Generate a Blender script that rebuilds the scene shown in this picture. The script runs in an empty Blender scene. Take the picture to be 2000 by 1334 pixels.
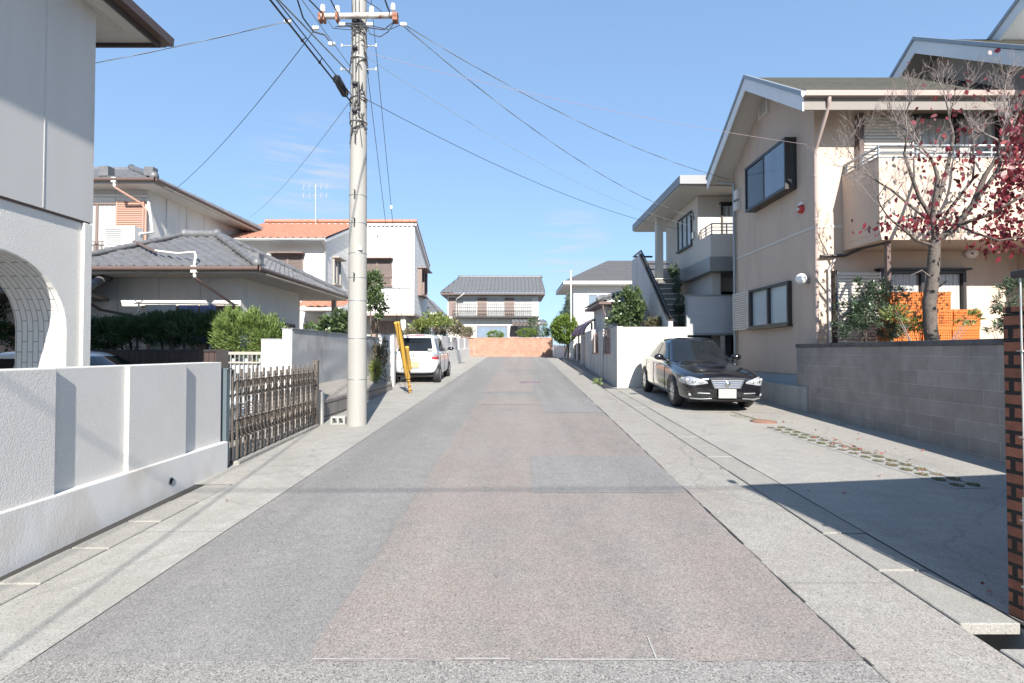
import bpy, bmesh, math, random
import numpy as np
from mathutils import Vector, Matrix
D = bpy.data; SC = bpy.context.scene; COL = SC.collection
R = math.radians
random.seed(7)
PITCH = math.atan(0.020); EYE = 1.5; SL = 0.034

def gz(y):
    """height of the road surface at distance y"""
    return SL * max(-30.0, min(y, 36.0))

def at(px, py, Y):
    """photo pixel (2000 wide) at distance Y -> point in the place"""
    a = (px - 1000) / 1000.0; b = (667 - py) / 1000.0
    cy = math.cos(PITCH) - b * math.sin(PITCH); cz = math.sin(PITCH) + b * math.cos(PITCH)
    s = Y / cy
    return Vector((a * s, Y, EYE + cz * s))

# ---------------------------------------------------------------- mesh builder
class MB:
    def __init__(s): s.v = []; s.f = []; s.m = []; s.s = []
    def add(s, vs, fs, m=0, sm=False):
        o = len(s.v); s.v.extend(tuple(v) for v in vs)
        for f in fs:
            s.f.append(tuple(i + o for i in f)); s.m.append(m); s.s.append(sm)
    def box(s, x0, y0, z0, x1, y1, z1, m=0):
        s.add([(x0,y0,z0),(x1,y0,z0),(x1,y1,z0),(x0,y1,z0),(x0,y0,z1),(x1,y0,z1),(x1,y1,z1),(x0,y1,z1)],
              [(0,3,2,1),(4,5,6,7),(0,1,5,4),(1,2,6,5),(2,3,7,6),(3,0,4,7)], m)
    def fbox(s, F, u0, u1, v0, v1, n0, n1, m=0):
        P = lambda u, v, n: F[0] + F[1]*u + F[2]*v + F[3]*n
        s.add([P(u0,v0,n0),P(u1,v0,n0),P(u1,v1,n0),P(u0,v1,n0),P(u0,v0,n1),P(u1,v0,n1),P(u1,v1,n1),P(u0,v1,n1)],
              [(0,3,2,1),(4,5,6,7),(0,1,5,4),(1,2,6,5),(2,3,7,6),(3,0,4,7)], m)
    def prism(s, poly, vec, m=0, sm_side=False, mside=None):
        n = len(poly); vec = Vector(vec)
        vs = [Vector(p) for p in poly]; vs += [p + vec for p in vs]
        s.add(vs, [tuple(range(n)), tuple(range(2*n-1, n-1, -1))], m)
        o = len(s.v) - 2*n
        for i in range(n):
            j = (i+1) % n
            s.f.append((o+i, o+j, o+n+j, o+n+i)); s.m.append(m if mside is None else mside); s.s.append(sm_side)
    def quad(s, a, b, c, d, m=0): s.add([a,b,c,d], [(0,1,2,3)], m)
    def tube(s, pts, r, n=8, m=0, cap=True):
        pts = [Vector(p) for p in pts]; k = len(pts)
        rs = r if isinstance(r, (list, tuple)) else [r]*k
        t0 = (pts[1]-pts[0]).normalized()
        up = Vector((0,0,1)) if abs(t0.z) < .9 else Vector((1,0,0))
        a = t0.cross(up).normalized(); vs = []
        for i in range(k):
            t = (pts[min(i+1,k-1)] - pts[max(i-1,0)])
            if t.length < 1e-9: t = t0
            t.normalize()
            a = (a - t*a.dot(t))
            if a.length < 1e-6: a = t.orthogonal()
            a.normalize(); b = t.cross(a)
            for j in range(n):
                q = 2*math.pi*j/n
                vs.append(pts[i] + (a*math.cos(q) + b*math.sin(q))*rs[i])
        fs = [(i*n+j, i*n+(j+1)%n, (i+1)*n+(j+1)%n, (i+1)*n+j) for i in range(k-1) for j in range(n)]
        s.add(vs, fs, m, True)
        if cap:
            s.add(vs[:n], [tuple(range(n-1,-1,-1))], m); s.add(vs[-n:], [tuple(range(n))], m)
    def lathe(s, prof, c, axis='Z', n=20, m=0):
        """prof: list of (r, h) along axis through c"""
        c = Vector(c); vs = []
        for r, h in prof:
            for j in range(n):
                q = 2*math.pi*j/n; x, y = r*math.cos(q), r*math.sin(q)
                vs.append(c + (Vector((x,y,h)) if axis=='Z' else Vector((h,x,y)) if axis=='X' else Vector((x,h,y))))
        k = len(prof)
        fs = [(i*n+j, i*n+(j+1)%n, (i+1)*n+(j+1)%n, (i+1)*n+j) for i in range(k-1) for j in range(n)]
        s.add(vs, fs, m, True)
    def ball(s, c, r, m=0, n=12, k=8):
        r = r if isinstance(r, (list, tuple)) else (r, r, r); c = Vector(c); vs = []
        for i in range(k+1):
            th = math.pi*i/k
            for j in range(n):
                q = 2*math.pi*j/n
                vs.append(c + Vector((r[0]*math.sin(th)*math.cos(q), r[1]*math.sin(th)*math.sin(q), r[2]*math.cos(th))))
        fs = [(i*n+j, i*n+(j+1)%n, (i+1)*n+(j+1)%n, (i+1)*n+j) for i in range(k) for j in range(n)]
        s.add(vs, fs, m, True)
    def move(s, M):
        s.v = [tuple(M @ Vector(v)) for v in s.v]; return s
    def mesh(s, name, mats, org, bevel=0, seg=2, merge=False):
        me = D.meshes.new(name)
        me.from_pydata([(v[0]-org[0], v[1]-org[1], v[2]-org[2]) for v in s.v], [], s.f)
        for mm in mats: me.materials.append(mm)
        me.polygons.foreach_set('material_index', s.m); me.polygons.foreach_set('use_smooth', s.s)
        bm = bmesh.new(); bm.from_mesh(me)
        if merge: bmesh.ops.remove_doubles(bm, verts=bm.verts, dist=1e-4)
        bmesh.ops.recalc_face_normals(bm, faces=bm.faces)
        if bevel:
            es = [e for e in bm.edges if len(e.link_faces)==2 and e.calc_face_angle(0) > .5]
            bmesh.ops.bevel(bm, geom=es, offset=bevel, segments=seg, profile=.6, affect='EDGES', clamp_overlap=True)
        bm.to_mesh(me); bm.free(); me.update()
        return me

ORG = {}
def tag(o, label=None, cat=None, group=None, kind=None):
    if label: o['label'] = label
    if cat: o['category'] = cat
    if group: o['group'] = group
    if kind: o['kind'] = kind
    return o
def thing(name, label, cat, loc=(0,0,0), group=None):
    o = D.objects.new(name, None); o.empty_display_size = .2
    o.location = loc; COL.objects.link(o); ORG[o.name] = Vector(loc)
    return tag(o, label, cat, group)
def part(name, mb, mats, parent, label=None, **kw):
    if not isinstance(mats, (list, tuple)): mats = [mats]
    org = ORG[parent.name]
    me = mb if isinstance(mb, bpy.types.Mesh) else mb.mesh(name, mats, org, **kw)
    o = D.objects.new(name, me); COL.objects.link(o); o.parent = parent
    ORG[o.name] = org
    if label: o['label'] = label
    return o
def solo(name, mb, mats, label=None, cat=None, loc=(0,0,0), group=None, kind=None, **kw):
    if not isinstance(mats, (list, tuple)): mats = [mats]
    me = mb.mesh(name, mats, Vector(loc), **kw)
    o = D.objects.new(name, me); o.location = loc; COL.objects.link(o); ORG[o.name] = Vector(loc)
    return tag(o, label, cat, group, kind)
def copy_tree(o, parent=None):
    c = o.copy(); COL.objects.link(c)
    if parent is not None: c.parent = parent
    ORG[c.name] = ORG.get(o.name, Vector())
    for ch in list(o.children): copy_tree(ch, c)
    return c
def frame(o, u, n):
    return (Vector(o), Vector(u).normalized(), Vector((0,0,1)), Vector(n).normalized())

# ---------------------------------------------------------------- materials
def nt(name):
    m = D.materials.new(name); m.use_nodes = True; t = m.node_tree
    b = t.nodes['Principled BSDF']
    return m, t, b
def N(t, typ, **kw):
    n = t.nodes.new(typ)
    for k, v in kw.items(): setattr(n, k, v)
    return n
def L(t, a, b): t.links.new(a, b)
def mixc(t, fac, a, b, mode='MIX'):
    n = N(t, 'ShaderNodeMix', data_type='RGBA', blend_type=mode)
    for sock, val in ((n.inputs[0], fac), (n.inputs[6], a), (n.inputs[7], b)):
        if hasattr(val, 'links'): L(t, val, sock)
        elif isinstance(val, (int, float)): sock.default_value = val
        else: sock.default_value = (*val, 1) if len(val)==3 else val
    return n.outputs[2]
def noise(t, vec, scale, detail=4, rough=.55):
    n = N(t, 'ShaderNodeTexNoise'); n.inputs['Scale'].default_value = scale
    n.inputs['Detail'].default_value = detail; n.inputs['Roughness'].default_value = rough
    L(t, vec, n.inputs['Vector']); return n.outputs['Fac']
def ramp(t, fac, stops):
    n = N(t, 'ShaderNodeValToRGB'); e = n.color_ramp.elements
    while len(e) < len(stops): e.new(.5)
    for el, (p, c) in zip(e, stops):
        el.position = p; el.color = (c, c, c, 1) if isinstance(c, (int, float)) else (*c, 1)
    L(t, fac, n.inputs['Fac']); return n.outputs['Color']
def mapv(t, vec, scale=(1,1,1), rot=(0,0,0), loc=(0,0,0)):
    n = N(t, 'ShaderNodeMapping'); n.inputs['Scale'].default_value = scale
    n.inputs['Rotation'].default_value = rot; n.inputs['Location'].default_value = loc
    L(t, vec, n.inputs['Vector']); return n.outputs['Vector']
def bump(t, h, dist, b, strength=1.0):
    n = N(t, 'ShaderNodeBump'); n.inputs['Distance'].default_value = dist; n.inputs['Strength'].default_value = strength
    L(t, h, n.inputs['Height']); L(t, n.outputs['Normal'], b.inputs['Normal'])
def objco(t): return N(t, 'ShaderNodeTexCoord').outputs['Object']

def mat(name, c, rough=.7, var=.12, scale=1.5, fine=0, fscale=60, metal=0, bmp=0, bscale=80, stain=None, samt=.5,
        sscale=(3,3,.5), coat=0, spec=.5):
    """plain painted/cast surface: broad tone variation, fine grain, vertical weather stains, grain bump"""
    m, t, b = nt(name); co = objco(t); c = Vector(c)
    col = mixc(t, noise(t, co, scale, 5), tuple(c*(1-var)), tuple(c*(1+var)))
    if fine:
        col = mixc(t, ramp(t, noise(t, co, fscale, 3, .7), [(.3, 0), (.7, 1)]), tuple(1-fine for _ in range(3)), (1+fine,)*3)  if False else \
              mixc(t, 1.0, col, ramp(t, noise(t, co, fscale, 3, .7), [(.3, 1-fine), (.7, 1.0)]), 'MULTIPLY')
    if stain:
        f = ramp(t, noise(t, mapv(t, co, sscale), 1.0, 6, .6), [(.48, 0), (.68, samt)])
        col = mixc(t, f, col, stain)
    L(t, col, b.inputs['Base Color'])
    b.inputs['Roughness'].default_value = rough; b.inputs['Metallic'].default_value = metal
    b.inputs['Coat Weight'].default_value = coat; b.inputs['Coat Roughness'].default_value = .04
    b.inputs['Specular IOR Level'].default_value = spec
    if bmp: bump(t, noise(t, co, bscale, 3, .6), bmp, b)
    return m
def brickmat(name, c1, c2, mortar, bw, bh, ms=.01, axis='XZ', rough=.85, bmp=.004, off=.5, stain=None, samt=.4, var=.12, grain=120, msm=.1):
    m, t, b = nt(name); co = objco(t)
    sep = N(t, 'ShaderNodeSeparateXYZ'); L(t, co, sep.inputs[0])
    cmb = N(t, 'ShaderNodeCombineXYZ')
    for i, ax in enumerate(axis):
        if ax == 'S':      # run of the wall, whichever way it faces
            ad = N(t, 'ShaderNodeMath', operation='ADD'); L(t, sep.outputs['X'], ad.inputs[0]); L(t, sep.outputs['Y'], ad.inputs[1]); L(t, ad.outputs[0], cmb.inputs[i])
        else: L(t, sep.outputs[ax], cmb.inputs[i])
    br = N(t, 'ShaderNodeTexBrick'); L(t, cmb.outputs[0], br.inputs['Vector'])
    br.offset = off
    for k, v in (('Color1', c1), ('Color2', c2), ('Mortar', mortar)): br.inputs[k].default_value = (*v, 1)
    br.inputs['Scale'].default_value = 1; br.inputs['Mortar Size'].default_value = ms
    br.inputs['Mortar Smooth'].default_value = msm
    br.inputs['Brick Width'].default_value = bw; br.inputs['Row Height'].default_value = bh
    col = mixc(t, 1.0, br.outputs['Color'], ramp(t, noise(t, co, 4, 6, .65), [(.3, 1-var*1.6), (.7, 1.0)]), 'MULTIPLY')
    col = mixc(t, 1.0, col, ramp(t, noise(t, co, grain, 2, .7), [(.3, 1-var), (.7, 1.0)]), 'MULTIPLY')
    if stain:
        f = ramp(t, noise(t, mapv(t, co, (1.5,1.5,.7)), 1.0, 6, .65), [(.45, 0), (.7, samt)])
        col = mixc(t, f, col, stain)
    L(t, col, b.inputs['Base Color']); b.inputs['Roughness'].default_value = rough
    h = N(t, 'ShaderNodeMath', operation='MULTIPLY_ADD'); h.inputs[1].default_value = -1.0
    L(t, br.outputs['Fac'], h.inputs[0]); L(t, noise(t, co, grain, 2, .7), h.inputs[2])
    bump(t, h.outputs[0], bmp, b)
    return m
def linemat(name, c, period, axis='Z', depth=.004, rough=.6, duty=.12, dark=.6, var=.06, metal=0, stain=None, samt=.3):
    """cladding with a groove every <period> metres"""
    m, t, b = nt(name); co = objco(t); c = Vector(c)
    sep = N(t, 'ShaderNodeSeparateXYZ'); L(t, co, sep.inputs[0])
    a = N(t, 'ShaderNodeMath', operation='DIVIDE'); a.inputs[1].default_value = period; L(t, sep.outputs[axis], a.inputs[0])
    f = N(t, 'ShaderNodeMath', operation='FRACT'); L(t, a.outputs[0], f.inputs[0])
    g = ramp(t, f.outputs[0], [(0, 0), (duty, 1), (1, 1)])
    col = mixc(t, noise(t, co, 1.3, 5), tuple(c*(1-var)), tuple(c*(1+var)))
    col = mixc(t, g, tuple(c*dark), col)
    if stain:
        col = mixc(t, ramp(t, noise(t, mapv(t, co, (3,3,.5)), 1.0, 6, .6), [(.48, 0), (.7, samt)]), col, stain)
    L(t, col, b.inputs['Base Color']); b.inputs['Roughness'].default_value = rough; b.inputs['Metallic'].default_value = metal
    bump(t, g, depth, b)
    return m
def ground_mat(name, c, speck, fs=170, var=.12, light=.0, rust=0, tint=None, tamt=.5, cracks=0, rough=.9, bmp=.004, joint=None, tracks=0, blot=0):
    """aggregate surface: stones of many tones, dark pits, worn patches, rust spots"""
    m, t, b = nt(name); co = objco(t); c = Vector(c)
    vo = N(t, 'ShaderNodeTexVoronoi'); vo.inputs['Scale'].default_value = fs; L(t, co, vo.inputs['Vector'])
    sep = N(t, 'ShaderNodeSeparateColor'); L(t, vo.outputs['Color'], sep.inputs[0])
    col = mixc(t, noise(t, co, .55, 6, .6), tuple(c*(1-var)), tuple(c*(1+var)))
    col = mixc(t, 1.0, col, ramp(t, noise(t, co, 9, 6, .7), [(.25, .86), (.75, 1.08)]), 'MULTIPLY')
    if tracks: col = mixc(t, 1.0, col, ramp(t, noise(t, mapv(t, co, (1.6,.10,1)), 1.0, 4, .55), [(.35, 1-tracks), (.65, 1+tracks*.4)]), 'MULTIPLY')
    if blot: col = mixc(t, ramp(t, noise(t, co, 1.15, 8, .7), [(.52, 0), (.64, blot)]), col, tuple(c*.62))
    if tint: col = mixc(t, ramp(t, noise(t, co, 2.2, 7, .65), [(.42, 0), (.62, tamt)]), col, tint)
    col = mixc(t, 1.0, col, ramp(t, sep.outputs[0], [(0, 1-speck*1.3), (.12, 1-speck*.5), (.55, 1.0), (.9, 1+speck*.5), (1, 1+speck*1.2)]), 'MULTIPLY')
    col = mixc(t, ramp(t, noise(t, co, fs*.45, 2, .6), [(.30, .75), (.38, 0)]), col, tuple(c*.22))
    if light: col = mixc(t, ramp(t, noise(t, co, fs*.7, 2, .5), [(.68, 0), (.74, light)]), col, (.75,.75,.73))
    if rust: col = mixc(t, ramp(t, noise(t, mapv(t, co, (1,1.6,1)), 5.5, 4, .6), [(.72, 0), (.80, rust)]), col, (.30,.15,.07))
    if cracks:
        v2 = N(t, 'ShaderNodeTexVoronoi', feature='DISTANCE_TO_EDGE'); v2.inputs['Scale'].default_value = .35
        wob = N(t, 'ShaderNodeVectorMath', operation='ADD'); L(t, co, wob.inputs[0])
        nn = N(t, 'ShaderNodeTexNoise'); nn.inputs['Scale'].default_value = 3; L(t, co, nn.inputs['Vector'])
        sc = N(t, 'ShaderNodeVectorMath', operation='SCALE'); sc.inputs['Scale'].default_value = .35; L(t, nn.outputs['Color'], sc.inputs[0])
        L(t, sc.outputs[0], wob.inputs[1]); L(t, wob.outputs[0], v2.inputs['Vector'])
        col = mixc(t, ramp(t, v2.outputs['Distance'], [(0, cracks), (.006, 0)]), col, tuple(c*.35))
    if joint:
        sp = N(t, 'ShaderNodeSeparateXYZ'); L(t, co, sp.inputs[0])
        a = N(t, 'ShaderNodeMath', operation='DIVIDE'); a.inputs[1].default_value = joint; L(t, sp.outputs['Y'], a.inputs[0])
        f = N(t, 'ShaderNodeMath', operation='FRACT'); L(t, a.outputs[0], f.inputs[0])
        col = mixc(t, ramp(t, f.outputs[0], [(0, .8), (.012/joint, 0)]), col, tuple(c*.3))
    L(t, col, b.inputs['Base Color']); b.inputs['Roughness'].default_value = rough
    b.inputs['Specular IOR Level'].default_value = .35
    bump(t, sep.outputs[1], bmp, b)
    return m
def leafmat(name, cols, rough=.45, trans=.3):
    m, t, b = nt(name)
    geo = N(t, 'ShaderNodeNewGeometry')
    n = len(cols)
    col = ramp(t, geo.outputs['Random Per Island'], [(i/max(n-1,1), c) for i, c in enumerate(cols)])
    L(t, col, b.inputs['Base Color']); b.inputs['Roughness'].default_value = rough
    tr = N(t, 'ShaderNodeBsdfTranslucent'); L(t, col, tr.inputs['Color'])
    mx = N(t, 'ShaderNodeMixShader'); mx.inputs[0].default_value = trans
    L(t, b.outputs[0], mx.inputs[1]); L(t, tr.outputs[0], mx.inputs[2])
    L(t, mx.outputs[0], t.nodes['Material Output'].inputs['Surface'])
    return m
def glassmat(name, c, rough=.05, var=.25, scale=2.5, spec=.7):
    m, t, b = nt(name); co = objco(t); c = Vector(c)
    L(t, mixc(t, noise(t, mapv(t, co, (1,1,.35)), scale, 3), tuple(c*(1-var)), tuple(c*(1+var))), b.inputs['Base Color'])
    b.inputs['Roughness'].default_value = rough; b.inputs['Specular IOR Level'].default_value = spec
    return m
def curtainmat(name, c, period=.14):
    m, t, b = nt(name); co = objco(t); c = Vector(c)
    sep = N(t, 'ShaderNodeSeparateXYZ'); L(t, co, sep.inputs[0])
    ad = N(t, 'ShaderNodeMath', operation='ADD'); L(t, sep.outputs['X'], ad.inputs[0]); L(t, sep.outputs['Y'], ad.inputs[1])
    a = N(t, 'ShaderNodeMath', operation='MULTIPLY'); a.inputs[1].default_value = 6.28/period; L(t, ad.outputs[0], a.inputs[0])
    s = N(t, 'ShaderNodeMath', operation='SINE'); L(t, a.outputs[0], s.inputs[0])
    L(t, mixc(t, noise(t, mapv(t, co, (6,6,.4)), 1, 3), tuple(c*.8), tuple(c)), b.inputs['Base Color'])
    b.inputs['Roughness'].default_value = .25; b.inputs['Coat Weight'].default_value = .5; b.inputs['Coat Roughness'].default_value = .05
    bump(t, s.outputs[0], .015, b)
    return m

M = {}
M['asphalt'] = ground_mat('asphalt', (.243,.236,.226), .40, 190, rust=.4, light=.3, tint=(.20,.196,.19), tamt=.6, tracks=.16, blot=.25, cracks=.15)
M['asphalt_red'] = ground_mat('worn_reddish_asphalt', (.256,.236,.218), .42, 175, tint=(.262,.220,.20), tamt=.6, rust=.7, light=.35, tracks=.14, blot=.22, cracks=.12)
M['asphalt_patch'] = ground_mat('patched_asphalt', (.238,.235,.228), .40, 180, light=.3, tracks=.1, blot=.2)
M['asphalt_coarse'] = ground_mat('coarse_asphalt', (.25,.241,.226), .55, 170, light=.3, rust=.3)
M['strip'] = ground_mat('concrete_strip', (.355,.346,.318), .22, 190, joint=1.95, var=.18, light=.1, tint=(.27,.258,.23), tamt=.55, blot=.45, cracks=.3)
M['strip_right'] = ground_mat('aggregate_strip', (.315,.303,.275), .36, 170, joint=3.1, light=.25, blot=.4, cracks=.4, tint=(.27,.235,.215), tamt=.4)
M['lid'] = ground_mat('gutter_lid_concrete', (.305,.295,.268), .22, 190, var=.22, blot=.5)
M['lot'] = ground_mat('parking_concrete', (.345,.33,.298), .2, 190, blot=.4, var=.16, tint=(.29,.285,.275), tamt=.5, cracks=.3)
M['soil'] = ground_mat('garden_soil', (.16,.13,.10), .5, 60)
M['earth'] = ground_mat('ground_base', (.20,.19,.175), .4, 80)
M['paver'] = ground_mat('paver_concrete', (.33,.33,.31), .2, 150)
M['void'] = mat('opening_shade', (.015,.015,.015), .95, spec=.1)  # near-black colour standing in for the shade inside openings
M['joint'] = mat('dark_joint', (.035,.033,.03), .95)
M['crack'] = mat('road_edge_crack', (.075,.07,.062), .95, .3, 20)
M['chalk'] = mat('white_line_paint', (.34,.335,.32), .8, var=.35, scale=40)
M['conc'] = mat('cast_concrete', (.40,.395,.38), .85, .12, 2, fine=.15, bmp=.003, stain=(.22,.21,.2), samt=.5)
M['pole'] = mat('pole_concrete', (.285,.28,.262), .8, .1, 1.2, fine=.12, fscale=90, bmp=.002, stain=(.33,.32,.3), samt=.4, sscale=(9,9,.5))
M['white_wall'] = mat('white_rough_render', (.58,.565,.535), .9, .06, 3, fine=.12, fscale=80, bmp=.003, bscale=95, stain=(.56,.55,.54), samt=.3)
M['white_base'] = mat('white_painted_base', (.62,.61,.59), .8, .06, 2.5, fine=.06, bmp=.002, stain=(.44,.38,.31), samt=.55, sscale=(2.2,2.2,1.2))
M['near_up'] = mat('pale_panel_wall', (.53,.52,.50), .8, .05, .8, fine=.05, bmp=.002, bscale=120, stain=(.42,.41,.39), samt=.35, sscale=(2.5,2.5,.25))
M['near_lo'] = mat('pale_stucco', (.66,.64,.60), .9, .06, 2, fine=.10, fscale=70, bmp=.005, bscale=75)
M['white'] = mat('white_paint', (.62,.61,.585), .6, .05, 2, stain=(.62,.6,.56), samt=.3)
M['offwhite'] = mat('offwhite_render', (.73,.70,.65), .85, .06, 1.5, fine=.07, bmp=.004, stain=(.48,.46,.43), samt=.35)
M['grey_render'] = mat('grey_render', (.50,.50,.50), .85, .08, 1.5, fine=.08, bmp=.004, stain=(.3,.29,.28), samt=.5)
M['stained'] = mat('stained_concrete_wall', (.43,.43,.425), .85, .16, .9, fine=.1, bmp=.004, stain=(.20,.19,.175), samt=.75, sscale=(1.6,1.6,1.3))
M['streaky'] = mat('streaked_concrete_wall', (.50,.49,.47), .85, .12, 1.5, fine=.1, bmp=.003, stain=(.16,.16,.16), samt=.75, sscale=(5,5,.45))
M['beige'] = mat('beige_stucco', (.53,.425,.345), .88, .06, 1.2, fine=.08, fscale=70, bmp=.004, stain=(.37,.30,.24), samt=.35)
M['beige2'] = mat('pale_beige_stucco', (.57,.535,.48), .88, .05, 1.2, fine=.06, bmp=.004, stain=(.45,.42,.38), samt=.3)
M['base_blue'] = mat('bluegrey_base_paint', (.36,.40,.42), .75, .08, 2)
M['soffit'] = mat('soffit_board', (.52,.495,.455), .8, .04, 1)
M['fascia_w'] = mat('pale_fascia', (.66,.67,.68), .55, .04, 2, stain=(.5,.5,.5), samt=.3)
M['fascia_d'] = mat('dark_brown_fascia', (.055,.038,.034), .5, .15, 3)
M['gutter_b'] = mat('brown_gutter', (.105,.072,.062), .45, .1, 4)
M['gutter_p'] = mat('pinkbrown_gutter', (.36,.285,.255), .45, .08, 4)
M['metal_d'] = mat('dark_bronze_metal', (.045,.042,.042), .4, .1, 5, metal=.3)
M['metal_g'] = mat('grey_steel', (.30,.32,.33), .45, .1, 5, metal=.5)
M['metal_bl'] = mat('bluegrey_steel', (.085,.11,.125), .45, .1, 5)
M['gate'] = mat('brown_anodised_metal', (.20,.175,.155), .35, .15, 6, metal=.6)
M['alu'] = mat('aluminium', (.48,.48,.46), .4, .06, 5, metal=.6)
M['rust'] = mat('rusty_white_pipe', (.48,.46,.43), .6, .1, 3, stain=(.25,.09,.045), samt=.9, sscale=(9,9,9))
M['porcelain'] = mat('white_porcelain', (.78,.78,.76), .2, .04, 5)
M['black'] = mat('black_rubber', (.02,.02,.022), .6, .1, 5)
M['wire'] = mat('black_cable_sheath', (.025,.025,.03), .6, .1, 5)
M['wire_g'] = mat('grey_cable', (.22,.25,.26), .6, .2, 8)
M['wire_p'] = mat('pinkish_cable', (.26,.20,.23), .6, .1, 5)
M['yellow'] = mat('yellow_guard', (.52,.31,.05), .5, .15, 3, stain=(.35,.2,.08), samt=.5)
M['orange'] = mat('orange_crate_plastic', (.47,.13,.022), .45, .12, 3, coat=.05)
M['tile_or'] = mat('orange_clay_tile', (.40,.19,.125), .7, .28, 3, fine=.25, fscale=9, bmp=.003)
M['tile_gr'] = mat('grey_smoked_tile', (.145,.148,.155), .45, .25, 4, fine=.3, fscale=7, bmp=.002)
M['slate'] = mat('green_grey_slate', (.085,.085,.070), .8, .25, 4, fine=.35, fscale=9, bmp=.003)
M['slate_d'] = mat('dark_slate', (.095,.095,.10), .75, .2, 4, fine=.3, fscale=9, bmp=.003)
M['shutter_r'] = mat('terracotta_shutter', (.42,.255,.20), .5, .06, 3)
M['shutter_b'] = mat('dark_brown_shutter', (.17,.125,.11), .5, .1, 3)
M['shutter_c'] = mat('cream_shutter', (.62,.585,.53), .5, .05, 3)
M['corr'] = linemat('corrugated_shutter', (.46,.49,.52), .052, 'Z', .006, .45, .3, .7)
M['siding'] = linemat('white_siding', (.64,.635,.615), .225, 'Z', .006, .65, .06, .72, stain=(.7,.69,.66))
M['panel'] = mat('white_smooth_wall', (.66,.65,.62), .75, .03, 1, fine=.03, bmp=.002, stain=(.72,.71,.68), samt=.3)
M['louvre_dk'] = linemat('dark_louvre', (.14,.11,.10), .05, 'Z', .008, .5, .35, .55)
M['brown_grille'] = brickmat('brown_lattice', (.28,.20,.17), (.25,.18,.155), (.36,.28,.24), .12, .06, .012, 'XZ', .6, .004, off=0)
M['block_dk'] = brickmat('dark_block', (.36,.315,.28), (.42,.37,.335), (.54,.49,.45), .40, .20, .006, 'SZ', .92, .006, stain=(.15,.14,.13), samt=.4, var=.18, msm=.2)
M['block_w'] = brickmat('white_block', (.62,.605,.56), (.64,.62,.575), (.56,.545,.50), .40, .20, .006, 'SZ', .9, .003, stain=(.55,.53,.47), samt=.25, var=.07)
M['metal_r'] = mat('grey_roof_gutter', (.20,.205,.215), .5, .08, 4)
M['block_bx'] = brickmat('brown_block_end', (.30,.26,.235), (.33,.29,.26), (.15,.13,.12), .40, .20, .010, 'XZ', .92, .006, stain=(.2,.18,.16))
M['block_br'] = brickmat('grey_brown_block', (.30,.27,.25), (.33,.30,.275), (.09,.08,.075), .60, .22, .012, 'SZ', .92, .006, stain=(.2,.18,.16))
M['brick'] = brickmat('red_brown_brick', (.46,.17,.095), (.36,.125,.075), (.022,.017,.015), .225, .07, .011, 'SZ', .7, .006, var=.38)
M['brick_p'] = brickmat('salmon_brick', (.50,.225,.14), (.37,.155,.09), (.50,.37,.29), .22, .075, .014, 'SZ', .85, .004, var=.25)
M['tile_w'] = brickmat('white_stack_tile', (.66,.66,.65), (.69,.69,.68), (.30,.30,.30), .227, .06, .005, 'ZX', .35, .002, var=.05)
M['glass'] = glassmat('dark_glass', (.030,.036,.042))
M['glass_b'] = glassmat('bluish_glass', (.16,.21,.27))
M['glass_f'] = mat('frosted_glass', (.45,.50,.52), .22, .12, 1.5)
M['curtain'] = curtainmat('net_curtain', (.46,.46,.45))
M['carpaint'] = mat('black_car_paint', (.006,.006,.008), .18, .1, 1, coat=1, spec=.6)
M['whitecar'] = mat('white_car_paint', (.60,.605,.615), .25, .02, 1, coat=.7)
M['silvercar'] = mat('silver_car_paint', (.66,.68,.70), .3, .02, 1, coat=.8, metal=.15)
M['carglass'] = glassmat('car_glass', (.012,.015,.018), .03, spec=.38)
M['chrome'] = mat('chrome', (.88,.88,.89), .22, .02, 5, metal=1)
M['lens'] = mat('headlamp_lens', (.36,.38,.40), .12, .45, 22, coat=1, metal=.3)
M['redlens'] = mat('tail_lamp_lens', (.34,.03,.045), .15, .2, 12, coat=1)
M['rim'] = mat('alloy_rim', (.55,.56,.58), .3, .05, 5, metal=.8)
M['plate'] = mat('white_plate', (.30,.30,.295), .5, .08, 5)
M['plate_y'] = mat('yellow_plate', (.80,.66,.20), .5, .04, 5)
M['purple'] = leafmat('purple_polycarbonate', [(.46,.34,.47),(.42,.30,.44)], .3, .55)
M['cover'] = mat('rusty_iron_cover', (.20,.115,.085), .75, .15, 6, bmp=.006, bscale=60)
M['iron'] = mat('purple_grey_iron_cover', (.14,.11,.13), .65, .15, 6, bmp=.006, bscale=60)
M['red'] = mat('red_lamp_plastic', (.45,.03,.03), .3)
M['cloth_b'] = mat('blue_cloth', (.16,.17,.34), .9, .15, 4)
M['cloth_g'] = mat('grey_cloth', (.40,.39,.37), .9, .1, 6)
M['bark'] = mat('grey_bark', (.125,.105,.092), .9, .35, 9, fine=.45, fscale=30, bmp=.012, bscale=26)
M['twig'] = mat('pale_twig_bark', (.20,.168,.158), .85, .25, 9)
M['bark_d'] = mat('dark_bark', (.10,.08,.065), .9, .3, 9, bmp=.01, bscale=26)
M['wood'] = mat('grey_timber', (.33,.29,.25), .85, .15, 6)
M['lf_red'] = leafmat('red_leaf', [(.085,.008,.016),(.16,.014,.026),(.055,.006,.012),(.24,.035,.035)], .4, .18)
M['lf_hedge'] = leafmat('dark_juniper', [(.030,.062,.025),(.052,.10,.038),(.038,.078,.034),(.07,.125,.042)], .6, .15)
M['lf_bright'] = leafmat('bright_juniper', [(.13,.19,.045),(.18,.25,.06),(.09,.15,.04),(.22,.28,.09)], .6, .3)
M['lf_nandina'] = leafmat('nandina_leaf', [(.05,.085,.05),(.07,.12,.06),(.10,.12,.08),(.035,.06,.035)], .35, .2)
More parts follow.
